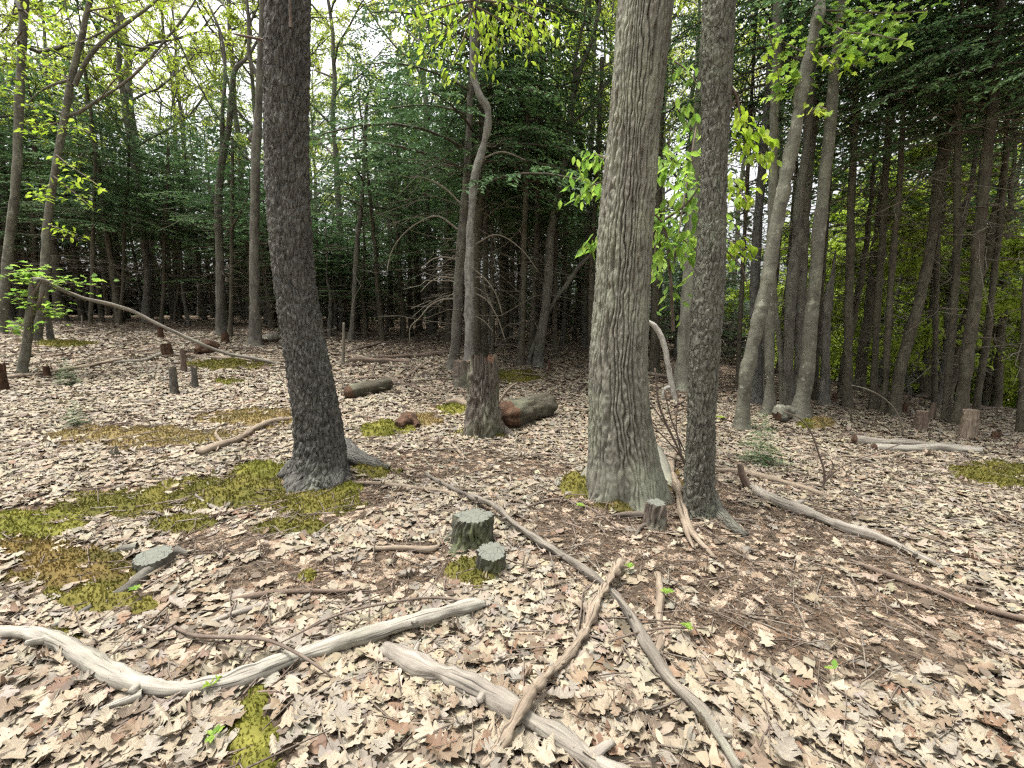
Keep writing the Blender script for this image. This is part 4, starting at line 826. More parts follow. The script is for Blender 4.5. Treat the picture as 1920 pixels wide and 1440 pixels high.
# the short prop at the head of the long right hand branch
def upright(name, label, pts, m, y=None, cat='branch', seg=10, foot=None, extra=()):
    g = foot if foot is not None else G(pts[0][0], pts[0][1]); y = y or g[1]
    mb = limb(pts, y, seg=seg, n=30)
    if not extra: return tag(mb.obj(name, m, org=g), label, cat)
    t = thing(name, label, cat, g); mb.obj('stem', m, t)
    for e in extra: limb(e, y, seg=6, n=16).obj('twig', m, t)
    return t
upright('dead_branch', 'dark stub standing up at the head of the long pale barked branch', [(1405, 918, 17), (1395, 900, 16), (1389, 880, 13), (1386, 868, 11)], 'wood_brown')
upright('bent_branch', 'bleached white branch arching down behind the furrowed oak', [(1266, 752, 9), (1262, 735, 11), (1256, 705, 11), (1251, 675, 11), (1246, 650, 11), (1238, 628, 11), (1226, 610, 10), (1213, 602, 8)], 'bark_birch', extra=([(1258, 725, 9), (1248, 728, 8), (1243, 745, 5), (1252, 762, 4)], [(1262, 740, 5), (1268, 752, 4), (1272, 765, 3)]))
upright('bare_shrub', 'tangle of thin dark bare stems between the oak and the slim pine', [(1290, 880, 5), (1262, 820, 4), (1236, 760, 4), (1228, 690, 3)], 'twig', cat='shrub', extra=([(1288, 870, 4), (1255, 830, 3), (1215, 790, 3)], [(1288, 878, 4), (1250, 800, 3), (1212, 745, 2)], [(1285, 850, 3), (1260, 790, 3), (1245, 730, 2)], [(1290, 870, 4), (1240, 850, 3), (1200, 838, 2)], [(1280, 860, 3), (1268, 800, 3), (1272, 740, 2)]))
upright('bare_twig', 'dark thin shoot arching left from the ground right of the slim pine', [(1543, 918, 5), (1546, 890, 5), (1535, 850, 4), (1520, 810, 4), (1500, 785, 3), (1470, 772, 2)], 'twig', extra=([(1545, 905, 5), (1570, 880, 4), (1640, 850, 4), (1690, 832, 3)], [(1548, 900, 3), (1562, 870, 3), (1556, 860, 2)]))
upright('bare_twig', 'pale thin shoot arching over the leaves before the right hand woods', [(1694, 818, 4), (1690, 795, 4), (1676, 765, 3), (1650, 742, 3), (1620, 728, 3), (1596, 722, 2)], 'dead_twig')
upright('bare_twig', 'pale thin upright pole behind the big pine on the slope', [(643, 682, 7), (644, 650, 6), (645, 605, 5)], 'dead_twig')
upright('bare_twig', 'slim pale stake standing at the left woods edge', [(154, 618, 5), (154, 605, 4), (153, 592, 3)], 'dead_twig')
upright('dead_branch', 'thin dead branch leaning up beside the tall broken stump', [(928, 768, 4), (940, 748, 5), (960, 724, 4), (970, 718, 3)], 'wood_tan')
# ------------------------------------------------------------------ leaves: outlines
OAK_HI = [(.0, .0, .012), (.09, .07, .06), (.17, .21, .21), (.22, .26, .20), (.28, .29, .11), (.38, .45, .345), (.44, .51, .32), (.51, .53, .145), (.60, .69, .335), (.66, .73, .285), (.73, .75, .135), (.82, .88, .18), (.88, .92, .10), (1, 1, .0)]
OAK_MID = [(.0, .0, .012), (.17, .23, .22), (.28, .29, .11), (.40, .48, .35), (.52, .53, .14), (.63, .71, .32), (.75, .76, .13), (.86, .88, .16), (1, 1, .0)]
OAK_LO = [(0, 0, .01), (.2, .27, .26), (.32, .32, .12), (.48, .58, .40), (.68, .68, .16), (1, 1, 0)]
OAK_FAR = [(0, 0, .02), (.25, .34, .33), (.52, .50, .16), (.66, .74, .27), (1, 1, 0)]
OAK_TINY = [(0, 0, .03), (.3, .38, .30), (.62, .66, .26), (1, 1, 0)]
OVAL = [(0, 0, .01), (.12, .14, .13), (.3, .34, .22), (.52, .55, .235), (.75, .77, .15), (.9, .91, .06), (1, 1, 0)]
def template(st, petiole=True):
    st = np.array(st); n = len(st)
    mid = np.stack([st[:, 2]*0, st[:, 0], st[:, 2]*0], -1); L = np.stack([-st[:, 2], st[:, 1], st[:, 2]*0], -1); R = L*[-1, 1, 1]
    V = np.concatenate([mid, L, R]); i = np.arange(n-1)
    Q = np.concatenate([np.stack([i, i+1, n+i+1, n+i], -1)[:, ::-1], np.stack([i, i+1, 2*n+i+1, 2*n+i], -1)])
    if petiole:
        k = len(V); V = np.concatenate([V, [[-.010, 0, 0], [.010, 0, 0], [.006, -.14, .02], [-.006, -.14, .02]]]); Q = np.concatenate([Q, [[k, k+3, k+2, k+1]]])
    return V, Q
def curl(V, k):                                            # k: (N, 6) random coefficients -> (N, m, 3)
    x, y = V[None, :, 0], V[None, :, 1]-.5; N = len(k)
    z = k[:, 0:1]*x*x*2.2+k[:, 1:2]*y*y*.9+k[:, 2:3]*np.abs(x)*.5+k[:, 3:4]*x*y*1.6+.05*np.sin(9*y+k[:, 4:5]*6)*np.abs(x)/.3+.03*np.sin(14*x+k[:, 5:6]*6)
    return np.stack([np.broadcast_to(x, z.shape)*(1-.25*np.abs(k[:, 0:1])), np.broadcast_to(y, z.shape), z], -1)

# ------------------------------------------------------------------ moss
MOSS = [(440, 925, 190, 36, 0, .07), (240, 950, 150, 32, 0, .06), (55, 985, 110, 32, 2, .06), (140, 1060, 140, 52, 1, .06), (490, 888, 75, 20, 2, .11), (600, 945, 90, 28, 0, .05),
        (205, 1125, 110, 26, 0, .05), (892, 1075, 52, 28, 0, .06), (478, 1365, 46, 95, 2, .04), (300, 818, 185, 20, 3, .05), (470, 783, 110, 17, 3, .05), (722, 808, 52, 13, 2, .12), (1865, 892, 110, 25, 0, .06),
        (1118, 912, 62, 26, 0, .10), (1235, 905, 50, 14, 1, .08), (702, 882, 48, 14, 0, .07), (855, 768, 42, 9, 2, .06), (552, 988, 72, 15, 0, .03), (1540, 797, 28, 8, 3, .14), (1508, 800, 18, 8, 2, .14), (430, 684, 76, 8, 0, .08), (130, 646, 55, 6, 0, .06),
        (580, 1083, 18, 10, 2, .04), (428, 718, 30, 6, 2, .05), (790, 790, 36, 11, 3, .08), (645, 912, 40, 16, 2, .06), (100, 1190, 50, 16, 0, .04), (950, 705, 70, 10, 0, .05), (1170, 945, 60, 12, 1, .06), (340, 985, 80, 18, 0, .04), (60, 1020, 70, 22, 1, .04), (905, 815, 50, 10, 0, .07)]
PAL = [[(.105, .10, .024), (.165, .148, .037)], [(.098, .085, .025), (.165, .118, .04)], [(.14, .142, .028), (.21, .20, .044)], [(.20, .162, .065), (.245, .182, .08)]]
moss_ax = []
def make_moss():
    bed, bl = MB(), MB()
    for k, (px, py, rx, ry, c, h) in enumerate(MOSS):
        g = G(px, py); ax = (G(px+rx, py)-G(px-rx, py))[:2]/2; ay = (G(px, py-ry)-G(px, py+ry))[:2]/2
        moss_ax.append((g[:2], ax, ay)); A = np.stack([ax, ay], 1)
        area = abs(np.linalg.det(A))*3.14
        nr, ns = 14, 64; rr = np.linspace(0, 1, nr)**.8*1.15; th = np.arange(ns)/ns*6.283
        U = rr[:, None]*np.cos(th); W = rr[:, None]*np.sin(th)
        xy = g[:2]+np.stack([U, W], -1)@A.T
        q3 = np.concatenate([xy, xy[..., :1]*0], -1)
        e = (fbm(q3*4.5, 3, 90+k)-.5)*1.25+(fbm(q3*16, 2, 95+k)-.5)*.8
        d = rr[:, None]+e
        hh = np.clip(1-d*d, -.8, 1)*h*.72+(noise3(q3*11, 7)-.5)*.034+(noise3(q3*30, 8)-.5)*.012-.002
        z = gz(xy[..., 0], xy[..., 1])+hh
        t = fbm(q3*5, 3, 33+k)[..., None]; t = np.clip((t-.35)/.3, 0, 1); c0, c1 = np.array(PAL[c])
        col = c0*(1-t)+c1*t
        V = np.concatenate([xy, z[..., None]], -1)
        bed.add(V.reshape(-1, 3), ringfaces(nr, ns), col.reshape(-1, 3)*.8)
        nb = int(min(area*9000/(1+.12*g[1]**1.6), 14000))+150
        r_ = np.sqrt(rng.random(nb))*1.12; t_ = rng.random(nb)*6.283
        xy = g[:2]+np.stack([r_*np.cos(t_), r_*np.sin(t_)], -1)@A.T; q3 = np.concatenate([xy, xy[:, :1]*0], -1)
        e = (fbm(q3*4.5, 3, 90+k)-.5)*1.25+(fbm(q3*16, 2, 95+k)-.5)*.8; d = r_+e
        hh = np.clip(1-d*d, -.8, 1)*h*.72+(noise3(q3*11, 7)-.5)*.034+(noise3(q3*30, 8)-.5)*.012-.002
        ok = hh > 0; xy, hh, q3 = xy[ok], hh[ok], q3[ok]; nb = len(xy)
        P = np.concatenate([xy, (gz(xy[:, 0], xy[:, 1])+hh-.004)[:, None]], 1)
        sc = .016+.004*g[1]; 
        D = unit(rng.normal(0, .55, (nb, 3))+[0, 0, 1.]); S = unit(np.cross(D, rng.normal(0, 1, (nb, 3))))
        t = np.clip((fbm(q3*5, 3, 33+k)-.35)/.3+rng.normal(0, .25, nb), 0, 1)[:, None]
        col = (c0*(1-t)+c1*t)*rng.uniform(.7, 1.45, (nb, 1))
        cards(bl, P, D, S, rng.uniform(.6, 1.2, nb)*sc, rng.uniform(.3, .55, nb)*sc, col)
    o = bed.obj('moss_cushions', 'mossbed'); tag(o, 'soft olive and yellow green moss cushions spread over the forest floor', 'moss', kind='stuff')
    b = bl.obj('moss_shoots', 'moss', smooth=False, org=(0, 0, 0)); b.parent = o; b['kind'] = 'stuff'
make_moss()

# ------------------------------------------------------------------ leaf litter
BARE = [(1130, 960, 130, 40), (1520, 1090, 200, 60), (1420, 1030, 260, 75), (1180, 990, 150, 60), (1600, 1180, 260, 75), (560, 1080, 130, 50), (760, 1060, 80, 40), (1340, 1120, 150, 60), (600, 940, 120, 30), (820, 870, 120, 25), (430, 1010, 120, 30), (1450, 1180, 160, 50), (1000, 880, 60, 16), (1250, 930, 110, 24), (1690, 1240, 160, 30)]
bare_ax = []
for px, py, rx, ry in BARE:
    g = G(px, py); bare_ax.append((g[:2], (G(px+rx, py)-G(px-rx, py))[:2]/2, (G(px, py-ry)-G(px, py+ry))[:2]/2))
def inside(xy, axes, s=1.):
    m = np.zeros(len(xy)); q3 = np.concatenate([xy, xy[:, :1]*0], -1); e = (fbm(q3*3, 3, 14)-.5)*1.0
    for c, a, b in axes:
        uv = (xy-c)@np.linalg.inv(np.stack([a, b], 1)).T; m = np.maximum(m, np.clip((s-np.linalg.norm(uv, axis=1)-e)/.3+.5, 0, 1))
    return m
def density(xy):
    x, y = xy[:, 0], xy[:, 1]
    d = (1-.95*inside(xy, bare_ax, 1.22))*(1-.90*inside(xy, moss_ax, 1.0))
    edge = np.where(x < -4, 12.3, np.where(x < 2.5, 11.2, 8.6+0*x)); d = d*np.clip(1-(y-edge+1.2)/2.4, .10, 1)
    q3 = np.concatenate([xy, xy[:, :1]*0], -1)
    return d*np.clip(.45+1.3*(fbm(q3*1.6, 3, 21)-.25), .25, 1)
def scatter(n, y0, y1, spread=1.22, pad=1.6):
    y = y0+(y1-y0)*np.sqrt(rng.random(n)+.0)*1. if False else None
    w0, w1 = spread*y0+pad, spread*y1+pad                  # trapezoid sampled evenly by area
    u = rng.random(n); a = (w1-w0)/(y1-y0)
    y = y0+(np.sqrt(w0*w0+u*(w1*w1-w0*w0))-w0)/a
    x = (rng.random(n)*2-1)*(spread*y+pad)
    return np.stack([x, y], -1)
NAMES = list(TAN); CW = np.array([.24, .32, .18, .14, .05, .07]); CWF = np.array([.44, .30, .15, .06, .01, .04])
def leaf_set(xy, smin, smax, tilt):
    n = len(xy); x, y = xy[:, 0], xy[:, 1]; e = .05
    nx = -(gz(x+e, y)-gz(x-e, y))/(2*e); ny = -(gz(x, y+e)-gz(x, y-e))/(2*e)
    up = unit(np.stack([nx, ny, np.ones(n)], -1)+np.concatenate([rng.normal(0, tilt, (n, 2)), np.zeros((n, 1))], 1))
    a = rng.random(n)*6.283; h = np.stack([np.cos(a), np.sin(a), 0*a], -1); Y = unit(h-up*(h*up).sum(1, keepdims=True)); X = np.cross(Y, up)
    R = np.stack([X, Y, up], -1); s = rng.uniform(smin, smax, n)
    P = np.concatenate([xy, (gz(x, y)+.010+rng.random(n)*.020)[:, None]], 1)
    ci = np.where(rng.random(n) < np.clip((y-1.6)/3., 0, 1), rng.choice(len(NAMES), n, p=CWF), rng.choice(len(NAMES), n, p=CW)); return P, R, s, ci
def place_leaves(mb, st, xy, smin, smax, tilt, wide=1., keep=None):
    P, R, s, ci = leaf_set(xy, smin, smax, tilt)
    if keep is not None:
        pick = keep(P, s); 
    else: pick = np.zeros(len(P), bool)
    V, Q = template(st, len(st) > 6); o = ~pick; n = int(o.sum()); k = rng.normal(0, 1, (n, 6))*[.33, .28, .30, .26, 1, 1]
    k[rng.random(n) < .22] *= 2.4; L = curl(V, k); tc = np.where(rng.random(n) < .22, rng.uniform(.02, .38, n), 9.)[:, None]; L[..., 1] = np.minimum(L[..., 1], tc+.12*np.sin(L[..., 0]*30)*(tc < 5)); L = (L+rng.normal(0, .016, L.shape)*(np.abs(V[None, :, :1]) > .02))*[wide, 1, 1]; L = L*(1+rng.normal(0, .14, (n, 1, 3)))*s[o][:, None, None]
    W = np.einsum('nij,nmj->nmi', R[o], L)+P[o][:, None]
    gzz = gz(W[..., 0].ravel(), W[..., 1].ravel()).reshape(W.shape[:2]); W[..., 2] = np.maximum(W[..., 2], gzz+.003)
    col = np.array([TAN[q] for q in NAMES])[ci[o]]*rng.uniform(.72, 1.15, (n, 1))*(1+rng.normal(0, .03, (n, 3)))
    m = len(V); f = (np.arange(n)[:, None, None]*m+Q[None]).reshape(-1, 4)
    mb.add(W.reshape(-1, 3), f, np.repeat(col, m, 0)); return P, R, s, ci, pick
def make_litter():
    lit = MB()
    xy = scatter(30000, .45, 4.0); xy = xy[rng.random(len(xy)) < density(xy)]
    def keep(P, s):
        q = P-CAM; dz = q@FW; px = 960+F*q[:, 0]/dz; py = 720-F*(q@UP)/dz
        v = (px > 15) & (px < 1905) & (py > 900) & (py < 1425); score = np.where(v & (s > .06), 1/dz+rng.random(len(P))*.12, -1)
        k = np.argsort(-score)[:300]; m = np.zeros(len(P), bool); m[k] = True; return m
    ux = scatter(28000, .45, 6.0); ux = ux[rng.random(len(ux)) < density(ux)*.9]; n = len(ux)
    Vq, Qq = template(OAK_TINY, False); a = rng.random(n)*6.283; sc_ = rng.uniform(.07, .14, n); L = curl(Vq, rng.normal(0, .15, (n, 6)))*sc_[:, None, None]
    ca, sa = np.cos(a)[:, None], np.sin(a)[:, None]; W = np.stack([L[..., 0]*ca-L[..., 1]*sa+ux[:, :1], L[..., 0]*sa+L[..., 1]*ca+ux[:, 1:], L[..., 2]], -1)
    W[..., 2] = gz(W[..., 0].ravel(), W[..., 1].ravel()).reshape(n, -1)+.006+np.maximum(W[..., 2], -.004)*.5+rng.random((n, 1))*.008
    lit.add(W.reshape(-1, 3), (np.arange(n)[:, None, None]*len(Vq)+Qq[None]).reshape(-1, 4), np.repeat(np.array([TAN[q] for q in NAMES])[rng.choice(6, n, p=[.22, .30, .22, .16, .04, .06])]*rng.uniform(.65, 1.0, (n, 1)), len(Vq), 0))
    isoak = rng.random(len(xy)) < .80; nearby = xy[:, 1] < 2.5
    P, R, s, ci, pick = place_leaves(lit, OAK_HI, xy[isoak & nearby], .05, .132, .08, .95, keep)
    place_leaves(lit, OAK_MID, xy[isoak & ~nearby], .045, .115, .09)
    place_leaves(lit, OVAL, xy[~isoak], .04, .10, .13, 1.1)
    xy = scatter(40000, 4.0, 7.6); xy = xy[rng.random(len(xy)) < density(xy)]; c5 = xy[:, 1] < 5.4
    place_leaves(lit, OAK_LO, xy[c5], .055, .125, .12); place_leaves(lit, OAK_FAR, xy[~c5], .055, .125, .13)
    xy = scatter(46000, 7.6, 14.0, 1.25); xy = xy[rng.random(len(xy)) < density(xy)]
    place_leaves(lit, OAK_TINY, xy, .07, .15, .16)
    o = lit.obj('leaf_litter', 'litter'); tag(o, 'carpet of dry tan oak leaves covering the clearing', 'leaf litter', kind='stuff')
    # the leaves that show largest, one object each
    V, Q = template(OAK_HI); kits = []
    for j in range(16):
        for nm in NAMES:
            if nm == NAMES[0]: k = rng.normal(0, 1, (1, 6))*[.6, .6, .55, .45, 1, 1]; W = curl(V, k)[0]; W = (W+rng.normal(0, .018, W.shape)*(np.abs(V[:, :1]) > .02))*(1+rng.normal(0, .12, (1, 3)))
            mb = MB(); mb.add(W, Q, bc=V*3+j); kits.append(mb.mesh('oak_leaf', 'leaf_'+nm))
    LAB = {'pale': 'pale sandy', 'beige': 'beige', 'grey': 'greyish faded', 'brown': 'warm brown', 'russet': 'russet', 'dark': 'dark decayed'}
    LMARK = [(60, 1205, 'the left bleached branch end'), (200, 1265, 'the bleached branch bend'), (290, 1300, 'the lowest bleached bend'), (400, 1298, 'the bleached branch middle'), (560, 1243, 'the rising bleached branch'), (700, 1208, 'the right bleached branch half'), (860, 1158, 'the bleached branch tip'), (730, 1232, 'the upper cracked branch'), (870, 1298, 'the cracked grey branch'), (990, 1362, 'the crossed branches'), (1080, 1420, 'the lower cracked branch'), (1040, 1275, 'the knobbly stick'), (1110, 1165, 'the middle of the knobbly stick'), (1160, 1075, 'the tip of the knobbly stick'), (930, 1420, 'the foot of the knobbly stick'), (1185, 1180, 'the long diagonal branch'), (1260, 1300, 'the lower diagonal branch'), (1350, 1410, 'the end of the diagonal branch'), (1235, 1165, 'the short upright stick'), (480, 1365, 'the foreground moss strip'), (920, 1050, 'the nearer sawn stump'), (887, 985, 'the farther sawn stump'), (290, 1050, 'the flat grey stump'), (190, 1140, 'the creeping stump root'), (540, 1116, 'the brown stick at left'), (430, 1160, 'the lichen spotted twig'), (765, 1034, 'the pale angled stick'), (1580, 1360, 'the slender bottom right twig'), (1500, 1430, 'the curled dark root'), (1800, 1270, 'the long dark twig at far right'), (1760, 1120, 'the thin dark branch at right'), (1600, 1000, 'the long pale barked branch'), (1564, 1280, 'the lone green seedling'), (1310, 1030, 'the pale forked branch'), (370, 1395, 'the brown stick at bottom left'), (130, 1335, 'the half buried dark stick'), (1700, 1390, 'the bottom right corner litter'), (1860, 1400, 'the far bottom right corner'), (40, 1400, 'the bottom left corner'), (650, 1380, 'the bottom centre litter'), (1420, 1330, 'the bottom right litter'), (240, 1400, 'the open lower left litter'), (1150, 1330, 'the wedge beside the knobbly stick')]
    for i in np.nonzero(pick)[0]:
        nm = NAMES[ci[i]]; o = bpy.data.objects.new('fallen_leaf', kits[rng.integers(0, 16)*len(NAMES)+ci[i]]); COL.objects.link(o)
        m = Matrix(R[i].tolist()).to_4x4(); m.translation = Vector(P[i])+Vector((0, 0, .012)); o.matrix_world = m @ Matrix.Scale(float(s[i]), 4)
        q = P[i]-CAM; dz = q@FW; px, py = 960+F*q[0]/dz, 720-F*(q@UP)/dz; mk = min(LMARK, key=lambda a: abs(a[0]-px)+abs(a[1]-py)*1.2); ax_, ay_ = px-mk[0], py-mk[1]; far_ = abs(ax_)+abs(ay_)
        rel = ('touching' if far_ < 40 else (('right of' if ax_ > 0 else 'left of') if abs(ax_) > abs(ay_) else ('in front of' if ay_ > 0 else 'behind')))
        tag(o, LAB[nm]+' oak leaf lying '+rel+' '+mk[2], 'leaf', 'large oak leaves in the foreground litter')
    # crumbled bits, needles and twigs
    fr = MB()
    for n, y0, y1, z in ((52000, .45, 4.2, .028), (30000, 4.2, 8.5, .05)):
        xy = scatter(n, y0, y1); b = inside(xy, bare_ax, 1.15); xy = xy[rng.random(len(xy)) < .30+.45*b]; xy = xy[inside(xy, moss_ax) < rng.random(len(xy))*1.25]
        k = len(xy); P = np.concatenate([xy, (gz(xy[:, 0], xy[:, 1])+.004+rng.random(k)*.012)[:, None]], 1)
        D = unit(rng.normal(0, 1, (k, 3))*[1, 1, .25]); S = unit(np.cross(D, unit(rng.normal(0, .35, (k, 3))+[0, 0, 1.])))
        ci = rng.choice(6, k, p=[.08, .16, .2, .26, .06, .24]); col = np.array([TAN[q] for q in NAMES])[ci]*rng.uniform(.5, 1.1, (k, 1))
        cards(fr, P, D, S, rng.uniform(.4, 1.3, k)*z, rng.uniform(.25, .7, k)*z, col, .2)
    o = fr.obj('leaf_crumbs', 'litter', smooth=False); tag(o, 'crumbled leaf fragments strewn over the bare soil', 'leaf litter', kind='stuff')
    ne = MB(); xy = scatter(60000, .45, 6.0); b = inside(xy, bare_ax); q3 = np.concatenate([xy, xy[:, :1]*0], -1)
    xy = xy[rng.random(len(xy)) < .12+.75*b]; k = len(xy)
    P = np.concatenate([xy, (gz(xy[:, 0], xy[:, 1])+.004+rng.random(k)*.014)[:, None]], 1)
    D = unit(rng.normal(0, 1, (k, 3))*[1, 1, .12]); S = unit(np.cross(D, [0, 0, 1.]))
    pal = np.array([(.17, .095, .05), (.14, .09, .058), (.10, .072, .052), (.23, .175, .12)])
    cards(ne, P, D, S, rng.uniform(.05, .10, k), rng.uniform(.002, .0042, k)*(.7+.25*xy[:, 1]), pal[rng.integers(0, 4, k)]*rng.uniform(.6, 1.2, (k, 1)))
    o = ne.obj('needle_litter', 'litter', smooth=False); tag(o, 'rust brown conifer needles scattered over bare soil', 'needles', kind='stuff')
    tw = MB()
    for n, y0, y1, big in ((3600, .45, 5, 1), (5200, 5, 13, 1), (340, 6.5, 13.5, 3.2)):
        xy = scatter(n, y0, y1, 1.2); k = len(xy); P = np.concatenate([xy, (gz(xy[:, 0], xy[:, 1])+.02+rng.random(k)*.02)[:, None]], 1)
        a = rng.random(k)*6.283; D = np.stack([np.cos(a), np.sin(a), rng.normal(0, .05, k)], -1); S = unit(np.cross(D, [0, 0, 1.])); U = np.cross(S, D)
        L = (rng.gamma(2., .07, k)+.06)*big*(1.6 if big > 1 else 1); r = rng.uniform(.002, .0055, k)*(1+.06*xy[:, 1])*(big*.75 if big > 1 else 1); be = rng.normal(0, .12, k)
        ring = []
        for t, q in ((-.5, .7), (0, 1), (.5, .45)):
            c = P+D*(L*t)[:, None]+S*(be*L*(.25-t*t))[:, None]
            c[:, 2] = np.maximum(c[:, 2], gz(c[:, 0], c[:, 1])+.012)
            for th in (0, 2.09, 4.19): ring.append(c+(S*math.cos(th)+U*math.sin(th))*(r*q)[:, None])
        W = np.stack(ring, 1); f = ringfaces(3, 3); fc = (np.arange(k)[:, None, None]*9+f[None]).reshape(-1, 4)
        tw.add(W.reshape(-1, 3), fc)
    o = tw.obj('twig_litter', 'twig'); tag(o, 'fine dead twigs scattered all over the leaf litter', 'twigs', kind='stuff')
make_litter()

# ------------------------------------------------------------------ leafy sprays: every leaf is a part
def green_leaf_meshes(m, st, wide, n=6):
    V, Q = template(st, False); out = []
    for j in range(n):
        k = rng.normal(0, 1, (1, 6))*[.3, .3, .3, .2, 1, 1]; k[0, 2] = abs(k[0, 2])+.3; k[0, 1] -= .25
        W = curl(V, k)[0]*[wide, 1, 1]+[0, .5, 0]; mb = MB(); mb.add(W, Q, bc=V*3+j); out.append(mb.mesh('green_leaf', m))
    return out
ELL = [(0, 0, .015), (.15, .17, .15), (.35, .38, .235), (.55, .58, .235), (.78, .8, .14), (.92, .93, .045), (1, 1, 0)]
MAP = [(0, 0, .06), (.1, .05, .25), (.2, .34, .42), (.3, .36, .22), (.45, .62, .36), (.6, .62, .15), (.8, .8, .10), (1, 1, 0)]
GL = {'spring': green_leaf_meshes('leaf_spring', ELL, .95), 'fresh': green_leaf_meshes('leaf_fresh', ELL, .95), 'maple': green_leaf_meshes('leaf_fresh', MAP, 1.), 'maple_y': green_leaf_meshes('leaf_spring', MAP, 1.)}
def spray(name, label, stems, y, kind, size, per, hang=.5, dspread=.5, cat='branch', seed=1, m='twig', foot=None, jit=10):
    """stems: lists of (px, py, w); leaves sit along them, one object each"""
    r = np.random.default_rng(seed); base = np.array(foot) if foot is not None else at(stems[0][0][0], stems[0][0][1], y)
    t = thing(name, label, cat, base); org = Vector(base)
    for s_ in stems:
        dy = r.normal(0, dspread); q = []
        for k, (px, py, w) in enumerate(s_): p = at(px, py, y+dy*k/max(len(s_)-1, 1)); q.append([*p, rad(p, w)])
        q = spline(np.array(q), 16); mb = MB(); tube(mb, q[:, :3], np.maximum(q[:, 3], .0015), 5); tw_ = mb.obj('twig', m, t)
        sd = unit(q[-1, :3]-q[0, :3])
        for j in range(per):
            f = (.12+.88*(j+r.random())/per)*15; i = min(int(f), 14); p = q[i, :3]*(1-f+i)+q[i+1, :3]*(f-i)
            p = p+r.normal(0, jit*depth(p)/F, 3)*[1, 1, .8]
            az = r.random()*6.283; d = Vector((math.cos(az), math.sin(az), -hang*r.uniform(.5, 1.9)))+Vector(sd)*.5; d.normalize()
            u = Vector((r.normal(0, .35), r.normal(0, .35), 1.)); X = d.cross(u); X.normalize(); Z = X.cross(d)
            mt = Matrix(((X.x, d.x, Z.x), (X.y, d.y, Z.y), (X.z, d.z, Z.z))).to_4x4(); mt.translation = Vector(p)-org
            o = bpy.data.objects.new('leaf', GL[kind][r.integers(0, 6)]); COL.objects.link(o); o.parent = tw_
            o.matrix_local = mt @ Matrix.Scale(float(size*r.uniform(.65, 1.2)), 4)
    return t
spray('leafy_branch', 'spray of drooping yellow green leaves hanging at top centre', [[(885, 20, 4), (850, 50, 3), (815, 85, 2), (785, 120, 1)], [(885, 20, 4), (870, 70, 3), (850, 110, 2), (835, 150, 1)], [(885, 10, 4), (900, 60, 3), (905, 100, 2), (900, 130, 1)], [(890, 10, 4), (940, 40, 3), (980, 75, 2), (1000, 105, 1)], [(890, 0, 4), (840, 10, 3), (800, 25, 2), (770, 40, 1)], [(900, 0, 4), (960, 10, 3), (1010, 40, 2), (1040, 60, 1)]], 6.0, 'spring', .10, 50, .9, .5, seed=3, jit=17)
spray('beech_sapling', 'young tree with large drooping fresh leaves between the oak and the slim pine', [[(1262, 620, 7), (1255, 500, 6), (1240, 415, 5), (1225, 400, 3)], [(1240, 415, 5), (1262, 402, 5), (1290, 380, 4), (1310, 350, 3)], [(1262, 500, 5), (1275, 420, 4), (1290, 330, 4), (1305, 240, 3)], [(1255, 470, 4), (1285, 450, 3), (1330, 440, 3), (1390, 455, 2)], [(1290, 330, 3), (1262, 300, 2), (1240, 290, 2)], [(1240, 415, 4), (1232, 440, 3), (1228, 475, 2)], [(1270, 440, 3), (1300, 465, 3), (1320, 480, 2)]], 4.6, 'fresh', .122, 42, 1.1, .3, cat='sapling', seed=5, foot=ground_at(1.66, 4.6), jit=20)
spray('leafy_branch', 'cluster of large drooping leaves left of the furrowed oak', [[(1140, 300, 4), (1115, 290, 3), (1095, 300, 2), (1080, 320, 1)], [(1140, 340, 4), (1115, 345, 3), (1095, 360, 2), (1078, 375, 1)], [(1140, 440, 3), (1125, 448, 2), (1108, 460, 1)]], 4.9, 'fresh', .125, 34, 1.1, .3, seed=6, jit=12)
spray('leafy_branch', 'yellow green leaves hanging just right of the slim brown pine', [[(1370, 190, 4), (1395, 225, 3), (1420, 250, 2), (1445, 262, 1)], [(1372, 260, 3), (1400, 270, 3), (1430, 290, 2), (1450, 310, 1)], [(1365, 330, 3), (1385, 350, 3), (1400, 380, 2)], [(1365, 450, 3), (1385, 460, 3), (1405, 470, 2)]], 4.4, 'spring', .11, 34, 1.1, .3, seed=7, jit=11)
spray('leafy_branch', 'bright maple leaves filling the top right above the beech clump', [[(1545, 40, 5), (1590, 60, 4), (1640, 65, 3), (1690, 75, 2)], [(1540, 20, 5), (1600, 20, 4), (1660, 25, 3), (1740, 20, 2)], [(1535, 90, 4), (1570, 85, 3), (1610, 95, 2), (1650, 110, 2)], [(1530, 110, 4), (1490, 90, 3), (1460, 75, 2), (1430, 70, 2)], [(1510, 160, 4), (1480, 150, 3), (1450, 165, 2)], [(1560, 40, 4), (1620, 45, 3), (1700, 50, 2)]], 6.2, 'maple', .12, 49, .35, .5, seed=8, jit=17)
spray('leafy_branch', 'a few yellowish leaves beside the leaning beech at upper right', [[(1535, 100, 3), (1548, 110, 3), (1560, 120, 2)], [(1520, 210, 3), (1535, 200, 3), (1550, 205, 2)], [(1560, 110, 3), (1590, 115, 2), (1605, 125, 2)], [(1440, 60, 3), (1455, 110, 2), (1460, 150, 2)]], 5.6, 'maple_y', .11, 10, .9, .2, seed=9, jit=10)
